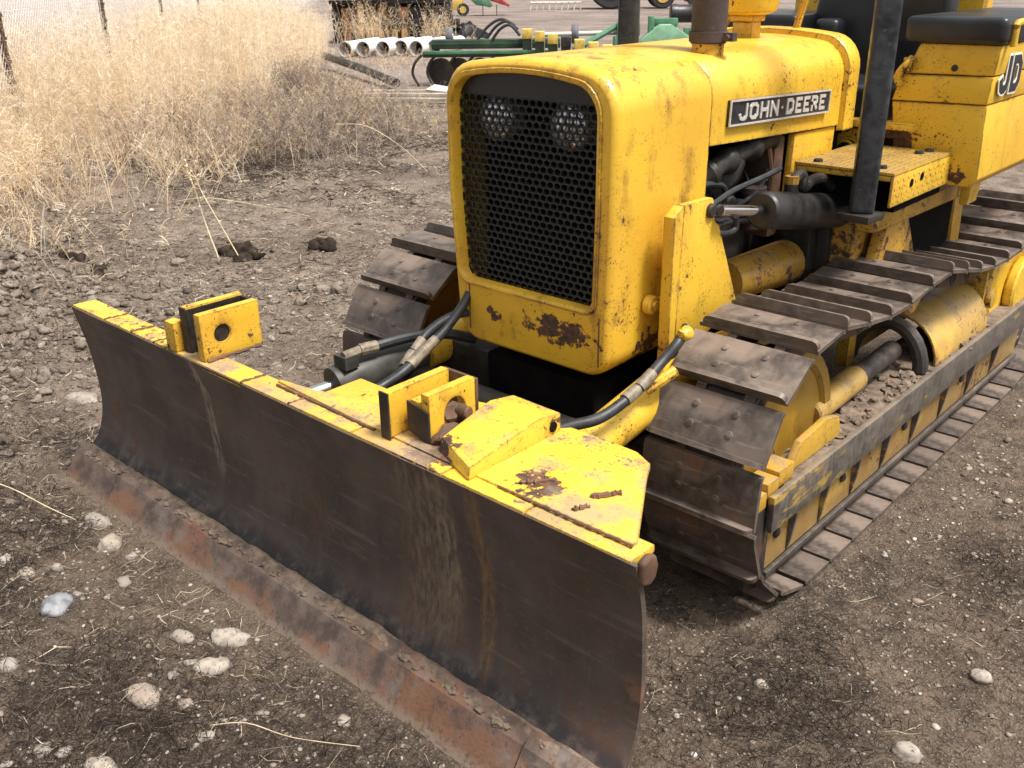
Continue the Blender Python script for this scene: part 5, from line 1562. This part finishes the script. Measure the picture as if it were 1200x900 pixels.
CLD = [(-4.15, 0.42, .13, .10, .06, 'dark lump of soil on the pale heap, the leftmost dark lump'), (-3.80, 0.45, .085, .07, .05, 'dark crumbly clod at the foot of the pale heap, above the far blade corner'),
       (-3.609, 1.262, .20, .12, .085, 'largest black clod, wide and low, beside the two leaning straw stalks'), (-3.268, 1.678, .12, .09, .06, 'small black clod to the right of the widest black clod'),
       (-7.05, 1.60, .34, .24, .16, 'dark earth mound hollowed under the tall golden grass')]
for i, (x, y, a, b_, c_, lab) in enumerate(CLD):
    z = float(height(x, y)); m = MB()
    for k in range(9):
        an = random.uniform(0, 6.28); rr = random.uniform(0, .8)
        m.blob((a * rr * math.cos(an), b_ * rr * math.sin(an), c_ * random.uniform(-.1, .5)), (a * random.uniform(.25, .5), b_ * random.uniform(.3, .55), c_ * random.uniform(.4, .8)), 2, .6, 70 + i * 9 + k, random.uniform(0, 3))
    o = m.build('soil_clod', M['clod'], None, sharp=180); o.location = (x, y, z); tag(o, lab, 'clod')

straw = plain('straw_stalk', (0.58, 0.47, 0.31), 0.7, 0, 0.2, 20)
def stalk(pts, r, label, heads=0, name='straw_stalk'):
    b0 = Vector(pts[0]); sp_ = smooth_path([Vector(p) - b0 for p in pts], 5)
    m = MB().tube(sp_, [r * (1 - 0.5 * i / len(sp_)) for i in range(len(sp_))], 6)
    for k in range(heads):
        i = len(sp_) - 1 - int(k * len(sp_) * 0.04)
        d_ = Vector((random.uniform(-1, 1), random.uniform(-1, 1), random.uniform(.1, .8))) * .03
        m.tube([sp_[i], sp_[i] + d_], [r * .35, r * .5], 5)
        m.blob(tuple(sp_[i] + d_), (r * 1.25, r * 1.25, r * 1.6), 1, .6, k)
    o = m.build(name, straw, None, sharp=60); o.location = b0
    return tag(o, label, 'stalk')
stalk([(-3.554, 1.104, -.02), (-3.67, 1.104, .225), (-3.74, 1.10, .44), (-3.80, 1.09, .57)], .0055, 'tall leaning straw stalk with seed heads beside the widest black clod', 14)
stalk([(-3.46, 1.20, -.02), (-3.56, 1.15, .20), (-3.66, 1.11, .40), (-3.70, 1.10, .50)], .0045, 'shorter straw stalk crossing behind the tall leaning one by the black clod', 9)
stalk([(-0.491, -0.967, 0), (-0.411, -0.967, .116), (-0.347, -0.967, .218)], .0022, 'thin bleached straw standing upright in the litter in front of the blade')
stalk([(-1.75, -1.02, .01), (-1.50, -0.98, .035), (-1.30, -0.95, .03), (-1.12, -0.93, .04)], .0024, 'long pale stem lying towards the far corner of the blade')
stalk([(-0.02, -1.12, .008), (0.06, -1.07, .03), (0.17, -1.02, .02), (0.30, -0.93, .012)], .0016, 'bent pale twig lying between the litter and the middle of the cutting edge')
stalk([(0.30, -1.20, .005), (0.34, -1.12, .03), (0.36, -1.05, .075)], .0024, 'short pale stick poking up near the bottom of the view')
stalk([(-5.1, 1.7, .05), (-4.7, 1.75, .12), (-4.3, 1.95, .08), (-3.9, 2.05, .05)], .004, 'long pale stem lying across the open ground below the grass')
stalk([(-6.2, 4.1, .25), (-5.6, 4.0, .30), (-5.0, 3.9, .18), (-4.5, 3.75, .04)], .005, 'long bleached stem arching over the grey weeds')

# ------------------------------------------------------------------ white culvert pipes
U = Vector((0.76, 0.65, 0)); Wv = Vector((-0.65, 0.76, 0))
pipes_lab = ['leftmost of the six white culvert pipes, open dark end half in grass', 'second white culvert pipe from the left in the row of six', 'third white culvert pipe from the left, weeds inside its mouth',
             'fourth white culvert pipe from the left in the row of six', 'fifth white culvert pipe from the left, next to the last one', 'rightmost of the six white culvert pipes, nearest the green planter']
ax_ = (Wv * 0.97 + U * 0.30).normalized()
def pipe(c, r, L, lab, name='culvert_pipe', group='white culvert pipes lying in a row'):
    m = MB()
    P = Vector((0, 0, 0)); d_ = ax_
    s_ = d_.cross(Vector((0, 0, 1))).normalized(); u_ = s_.cross(d_)
    rg = []
    for t_p, rad in ((0, r), (0.12, r * 1.0), (0.121, r * 0.95), (L, r * 0.95), (L, r * 0.86), (0.0, r * 0.90)):
        rg.append([P + d_ * t_p + rad * (math.cos(2 * PI * k / 28) * s_ + math.sin(2 * PI * k / 28) * u_) for k in range(28)])
    rg.append(rg[0])
    m.loft(rg)
    o = m.build(name, M['pvc'], None, sharp=40, doubles=True); o.location = c
    tag(o, lab, 'pipe', group)
    sp = MB().cyl(P + d_ * .30, P + d_ * .36, r * .87, 28).build('mouth_shade_cap', M['clod'], o)  # added dark cap, stands in for the shade inside the pipe mouth
    return o
for i, (px_, lab) in enumerate(zip((-0.60, -0.22, 0.20, 0.54, 0.90, 1.25), pipes_lab)):
    c = Vector((-14.75, 11.75, 0)) + U * px_ + Wv * (0.0 if i < 2 else 0.25 * (i % 2))
    pipe(c + Vector((0, 0, 0.165)), 0.158, 1.5, lab)

# black pipe and planks in the grass
def lying(pts, r, name, label, cat, mat, seg=14):
    b0 = Vector(pts[0]); o = MB().tube([Vector(p) - b0 for p in pts], r, seg).build(name, M[mat], None, sharp=50); o.location = b0
    return tag(o, label, cat)
lying([(-13.6, 9.6, .22), (-11.6, 8.8, .17), (-9.75, 8.0, .10)], .065, 'black_pipe', 'long black pipe lying in dry grass before the white pipes', 'pipe', 'cylblack')
lying([(-11.3, 7.75, .10), (-10.6, 7.5, .09)], .08, 'black_pipe', 'short dark pipe end poking out of grass, left of the long black one', 'pipe', 'cylblack')
def plank(x, y, L, w, t_, a, z, label):
    o = MB().box(-L / 2, L / 2, -w / 2, w / 2, 0, t_).build('plank', M['plank'], None, 0.004)
    o.location = (x, y, z); o.rotation_euler = (0, 0, a); tag(o, label, 'plank')
plank(-8.75, 7.35, 3.0, .13, .05, .62, .03, 'longest bleached plank lying on the dirt before the planter')
plank(-8.95, 7.60, 2.4, .12, .05, .70, .04, 'bleached plank just behind the longest one')
plank(-8.55, 7.05, 1.9, .10, .04, .58, .02, 'narrow grey plank nearest the dozer, before the longest one')
o = MB().prism([(-.14, -.10), (.17, -.07), (.13, .10), (-.10, .12)], 'z', 0, .03).build('board_scrap', M['panel_pale'], None, .004)
o.location = (-8.55, 7.72, .10); o.rotation_euler = (.25, .1, .4); tag(o, 'small pale board scrap tilted on the bleached planks', 'board')

# ------------------------------------------------------------------ green planter
PO = Vector((-9.8, 8.8, 0))
PM = Matrix.Translation(PO) @ Matrix((U, Wv, Vector((0, 0, 1)))).transposed().to_4x4()
planter = thing('planter', 'old green row-crop planter with yellow-topped units behind the dozer', 'planter', PO)
def pbox(m, u0, u1, w0, w1, z0, z1):
    m.box(u0, u1, w0, w1, z0, z1, PM); return m
pt = lambda u, w, z: PM @ Vector((u, w, z))
m = MB(); pbox(m, 0.02, 2.0, 0.0, 0.14, 0.54, 0.66); pbox(m, -0.12, 1.9, -0.16, -0.06, 0.42, 0.50); m.cyl(pt(0.0, .07, .60), pt(2.0, .07, .60), .075, 14)
m.build('toolbar', M['green_dark'], planter, .008)
m = MB(); pbox(m, -0.10, 1.8, -0.22, -0.17, 0.47, 0.52)
m.build('toolbar_rail', M['green'], planter, .005)
for u in (-0.25, -0.02, 0.30, 0.58, 0.9):
    m = MB(); m.tube(smooth_path([pt(u + .1, -.1, .45), pt(u, -.14, .34), pt(u - .04, -.14, .18), pt(u + .06, -.18, 0.0)]), .022, 8)
    m.build('shank', M['darksteel'], planter)
for u in (0.14, 0.42, 0.75):
    m = MB(); m.cyl(pt(u, -.12, .20), pt(u + .02, -.07, .20), .21, 24)
    m.build('disc_blade', M['darksteel'], planter)
for (u, w, z, r_, mt) in ((0.26, .30, .70, .13, 'tyre_grey'), (2.24, .55, .70, .15, 'tyre_grey')):
    m = MB(); rgs = []
    for x_, rr in ((-.05, r_ * .6), (-.055, r_ * .9), (-.03, r_), (.03, r_), (.055, r_ * .9), (.05, r_ * .6)):
        rgs.append([pt(u + x_ + 0.0, w + rr * math.cos(2 * PI * k / 24) * .0 + 0, z) + (U * x_ * 0) + Vector((0, 0, rr * math.sin(2 * PI * k / 24))) + Wv * rr * math.cos(2 * PI * k / 24) for k in range(24)])
    m.loft(rgs, True, True)
    wl_ = m.build('gauge_wheel', M[mt], planter)
    m = MB().cyl(pt(u - .06, w, z), pt(u + .06, w, z), r_ * .3, 12); m.build('hub', M['panel_pale'], wl_)
    m = MB(); m.tube([pt(u, w, z), pt(u + .05, w - .2, z - .15)], .02, 8); m.build('wheel_arm', M['green_dark'], wl_)
for k, (a, b_) in enumerate((((0.85, .1, .66), (1.35, .05, .80)), ((0.95, .0, .66), (1.38, -.05, .72)), ((0.7, .05, .64), (1.3, .1, .86)))):
    m = MB(); A_, B_ = pt(*a), pt(*b_)
    m.tube(smooth_path([A_, A_.lerp(B_, .3) + Vector((0, 0, .14)), A_.lerp(B_, .65) + Vector((0, 0, .17)), B_]), .022, 8)
    m.build('hose', M['hose'], planter)
for k in range(7):
    u = 1.42 + 0.195 * k; w = -0.05 - 0.16 * k; zt = 0.80 - 0.03 * k
    m = MB(); m.prism([(w - .10, .30), (w + .10, .30), (w + .07, zt - .12), (w - .13, zt - .12)], 'x', u, u + .135)
    m.bm.transform(PM)
    ru = m.build('row_unit', M['green_dark'], planter, .008)
    m = MB(); pbox(m, u - .005, u + .145, w - .16, w + .08, zt - .12, zt + .02); m.build('unit_lid', M['yellow_far'] if k != 3 else M['darksteel'], ru, .01)
    m = MB(); pbox(m, u + .136, u + .148, w - .15, w - .11, .35, zt - .1); m.build('unit_edge', M['panel_pale'], ru)
    m = MB(); m.cyl(pt(u + .01, w - .02, .16), pt(u + .07, w - .02, .16), .16, 20); m.build('press_wheel', M['tyre'], ru)
m = MB(); m.cyl(pt(1.75, .45, .70), pt(2.9, .45, .72), .035, 12); m.build('cross_shaft', M['panel_pale'], planter)
m = MB(); m.tube([pt(2.3, .1, .52), pt(2.95, .35, .86)], .045, 8); m.tube([pt(2.2, .3, .50), pt(2.9, .5, .80)], .03, 8)
m.build('hitch_brace', M['green'], planter)
m = MB(); pbox(m, 2.88, 3.24, .2, .5, .68, .87); pbox(m, 2.84, 3.20, .15, .55, .30, .66); pbox(m, 2.92, 2.98, .2, .3, .87, .93)
m.build('hitch_tower', M['green'], planter, .015)
m = MB(); m.prism([(3.22, .60), (3.55, .84), (3.72, .84), (4.05, .64), (4.05, .56), (3.30, .54)], 'y', .15, .42); m.bm.transform(PM)
m.build('side_plate', M['green_pale'], planter, .012)
m = MB(); pbox(m, 3.45, 3.85, .45, .6, .80, .92); pbox(m, 3.95, 4.10, .4, .55, .60, .78); pbox(m, 3.38, 3.46, .3, .5, .5, .96); pbox(m, 4.2, 4.3, .3, .4, .4, .8)
m.build('coupler', M['green'], planter, .01)
m = MB()
for u in (3.0, 3.9):
    m.cyl(pt(u, .8, .33), pt(u + .12, .8, .33), .33, 28)
m.build('carrying_wheel', M['tyre'], planter)

# black drum lying further back
dr = thing('drum', 'black drum lying on its side beyond the exhaust stack', 'drum', (-9.0, 14.2, 0))
m = MB(); c = Vector((-9.0, 14.2, 0.86)); m.tube_hard([(c - U * .02, .15), (c, .17), (c + U * .1, .17), (c + U * .12, .16), (c + U * .45, .16), (c + U * .47, .17), (c + U * .55, .17)], 28)
m.build('drum_shell', M['cylblack'], dr)
m = MB()
for u in (.08, .42):
    for s_ in (-1, 1):
        m.tube([c + U * u, c + U * u + Wv * .2 * s_ + Vector((0, 0, -.86))], .025, 8)
m.build('drum_trestle', M['rusty'], dr)

# ------------------------------------------------------------------ rack of old timber and rusty panels
RO = Vector((-17, 15.5, 0))
RM = Matrix.Translation(RO) @ Matrix((U, Wv, Vector((0, 0, 1)))).transposed().to_4x4()
rack = thing('timber_rack', 'dark rack stacked with timber and rusty panels behind the white pipes', 'rack', RO)
m = MB(); m.box(-2.5, .5, .12, .9, .05, .12, RM); m.box(-2.5, .5, .3, .9, .15, 1.5, RM); m.box(-1.25, .75, -.06, .10, .40, .56, RM); m.box(-2.5, .45, -.02, .1, .93, 1.02, RM)
m.build('rack_frame', M['timber'], rack, .01)
xs_ = [(-2.45, .20, 'timber'), (-2.2, .2, 'panel_rust'), (-1.95, .12, 'timber'), (-1.82, .18, 'panel_tan'), (-1.62, .26, 'timber'), (-1.33, .26, 'panel_rust'), (-1.05, .28, 'timber'), (-.76, .24, 'panel_rust'), (-.50, .3, 'timber'), (-.18, .30, 'timber'), (.14, .22, 'timber')]
for x0_, w_, mt in xs_:
    m = MB(); m.box(x0_, x0_ + w_ - .015, .0 + random.uniform(0, .12), .28, .08 + random.uniform(0, .12), random.uniform(.78, .96), RM @ Matrix.Rotation(random.uniform(-.035, .035), 4, 'Y')); m.build('panel', M[mt], rack, .006)
m = MB(); m.box(-2.55, -1.0, -.12, .8, 1.02, 1.05, RM); m.box(-1.0, .4, -.05, .8, 1.03, 1.06, RM); m.build('rack_cover', M['panel_pale'], rack, .004)
for (a, b_) in ((-.72, .3), (-.95, .25), (-1.3, .2)):
    m = MB(); m.box(a, a + .13, -.04, .0, .05, b_ + .08, RM); m.build('stake', M['panel_tan'], rack)
# crumpled black sheet
sh_ = MB(); vs_ = []
for i in range(13):
    row = []
    for j in range(9):
        p = RM @ Vector((.32 + i * .095, -.35 + j * .11, 0))
        z = .10 + .36 * math.exp(-((i - 6) / 5.0) ** 2 - ((j - 5) / 3.0) ** 2) + .11 * mnoise.noise(Vector((i * .5, j * .5, 2))) + .08 * mnoise.noise(Vector((i * 1.3, j * 1.3, 7)))
        row.append(sh_.bm.verts.new((p.x, p.y, max(z, .01))))
    vs_.append(row)
for i in range(12):
    for j in range(8):
        sh_.bm.faces.new((vs_[i][j], vs_[i + 1][j], vs_[i + 1][j + 1], vs_[i][j + 1]))
r_ = bmesh.ops.solidify(sh_.bm, geom=sh_.bm.faces[:], thickness=.012)
o = sh_.build('black_sheet', M['vinyl'], None, sharp=70); tag(o, 'crumpled black plastic sheet at the right end of the timber rack', 'sheet')

# ------------------------------------------------------------------ small seeder far back
SO = Vector((-27, 27, 0)); SM_ = Matrix.Translation(SO) @ Matrix((U, Wv, Vector((0, 0, 1)))).transposed().to_4x4()
seeder = thing('seeder', 'small yellow, green and red seeder parked far behind the black sheet', 'seeder', SO)
m = MB().prism([(-.85, .22), (-.35, .22), (-.28, .62), (-.85, .75)], 'y', 0, .8); m.bm.transform(SM_); m.build('hopper', M['yellow_far'], seeder, .02)
m = MB(); m.cyl(SM_ @ Vector((-.26, -.12, .24)), SM_ @ Vector((-.26, 0, .24)), .24, 24); wh = m.build('wheel', M['tyre'], seeder)
m = MB(); m.cyl(SM_ @ Vector((-.26, -.135, .24)), SM_ @ Vector((-.26, -.11, .24)), .13, 18); m.build('hub', M['yellow_far'], wh)
m = MB().prism([(.0, .62), (.25, .40), (.55, .36), (.80, .30), (.90, .36), (.75, .55), (.2, .72)], 'y', .1, .5); m.bm.transform(SM_); m.build('frame', M['green'], seeder, .02)
m = MB().prism([(.35, .70), (1.55, .32), (1.58, .38), (.9, .85), (.35, .95)], 'y', .2, .9); m.bm.transform(SM_); m.build('red_cover', M['red_far'], seeder, .02)
for u in (.5, 1.05):
    m = MB(); m.box(u, u + .03, .1, .13, -.02, .4, SM_); m.build('leg', M['darksteel'], seeder)

# harrow and tractor at the back of the yard
TO = Vector((-25.8, 34.7, 0)); TM = Matrix.Translation(TO) @ Matrix((U, Wv, Vector((0, 0, 1)))).transposed().to_4x4()
harrow = thing('harrow', 'low pale harrow frame left of the tractor wheel', 'harrow', TO + U * -2.2)
m = MB()
for k in range(4):
    m.tube([TM @ Vector((-3.6, .2 + k * .3, .30)), TM @ Vector((-1.3, .2 + k * .3, .30))], .035, 6)
for k in range(9):
    m.tube([TM @ Vector((-3.55 + k * .28, .1, .32)), TM @ Vector((-3.55 + k * .28, 1.2, .32))], .03, 6)
    m.tube([TM @ Vector((-3.55 + k * .28, .2, .32)), TM @ Vector((-3.60 + k * .28, .15, 0.0))], .025, 6)
m.build('tine_frame', M['panel_pale'], harrow)
tractor = thing('tractor', 'green tractor with yellow-rimmed rear wheel at the top of the view', 'tractor', TO)
for w0, uu, rad in ((0.0, 0.0, .92), (1.7, 0.0, .92), (0.15, 2.3, .55), (1.6, 2.3, .55)):
    m = MB(); rgs = []
    for y_, rr in ((0, rad * .55), (-.02, rad * .9), (.05, rad), (.35, rad), (.42, rad * .9), (.40, rad * .55)):
        rgs.append([TM @ Vector((uu + rr * math.cos(2 * PI * k / 36), w0 + y_, rad + rr * math.sin(2 * PI * k / 36))) for k in range(36)])
    m.loft(rgs, True, True); tw = m.build('wheel', M['tyre'], tractor)
    m = MB(); m.cyl(TM @ Vector((uu, w0 - .025, rad)), TM @ Vector((uu, w0 + .42, rad)), rad * .56, 28); m.build('rim', M['yellow_far'], tw)
m = MB(); m.box(-.6, 3.0, .7, 1.4, .75, 1.5, TM); m.box(.8, 3.1, .65, 1.45, 1.3, 1.75, TM); m.build('body', M['green'], tractor, .05)
m = MB(); m.box(-.6, .7, .45, 1.65, 1.5, 2.8, TM); m.build('cab', M['black'], tractor, .06)
m = MB(); m.box(-.7, .8, .4, 1.7, 2.8, 2.95, TM); m.build('cab_roof', M['green'], tractor, .04)
wag = thing('red_implement', 'dull red farm implement standing right of the green tractor', 'implement', TO + U * 5)
m = MB(); m.box(3.4, 6.2, .6, 1.6, .25, .9, TM); m.build('body', M['red_far'], wag, .05)
for u in (3.8, 5.7):
    m = MB(); m.cyl(TM @ Vector((u, .4, .35)), TM @ Vector((u, .6, .35)), .35, 24); m.build('wheel', M['tyre'], wag)
# white pipes seen through the mesh screen behind the seat
for i, (x, y, z, lab) in enumerate(((-1.9, 16.2, .30, 'lower white pipe end visible through the mesh screen behind the dozer seat'), (-1.25, 16.6, .30, 'white pipe end at the right border, behind the mesh screen'))):
    pipe(Vector((x, y, z)), .30, 3.0, lab, 'culvert_pipe', 'white pipes behind the dozer')
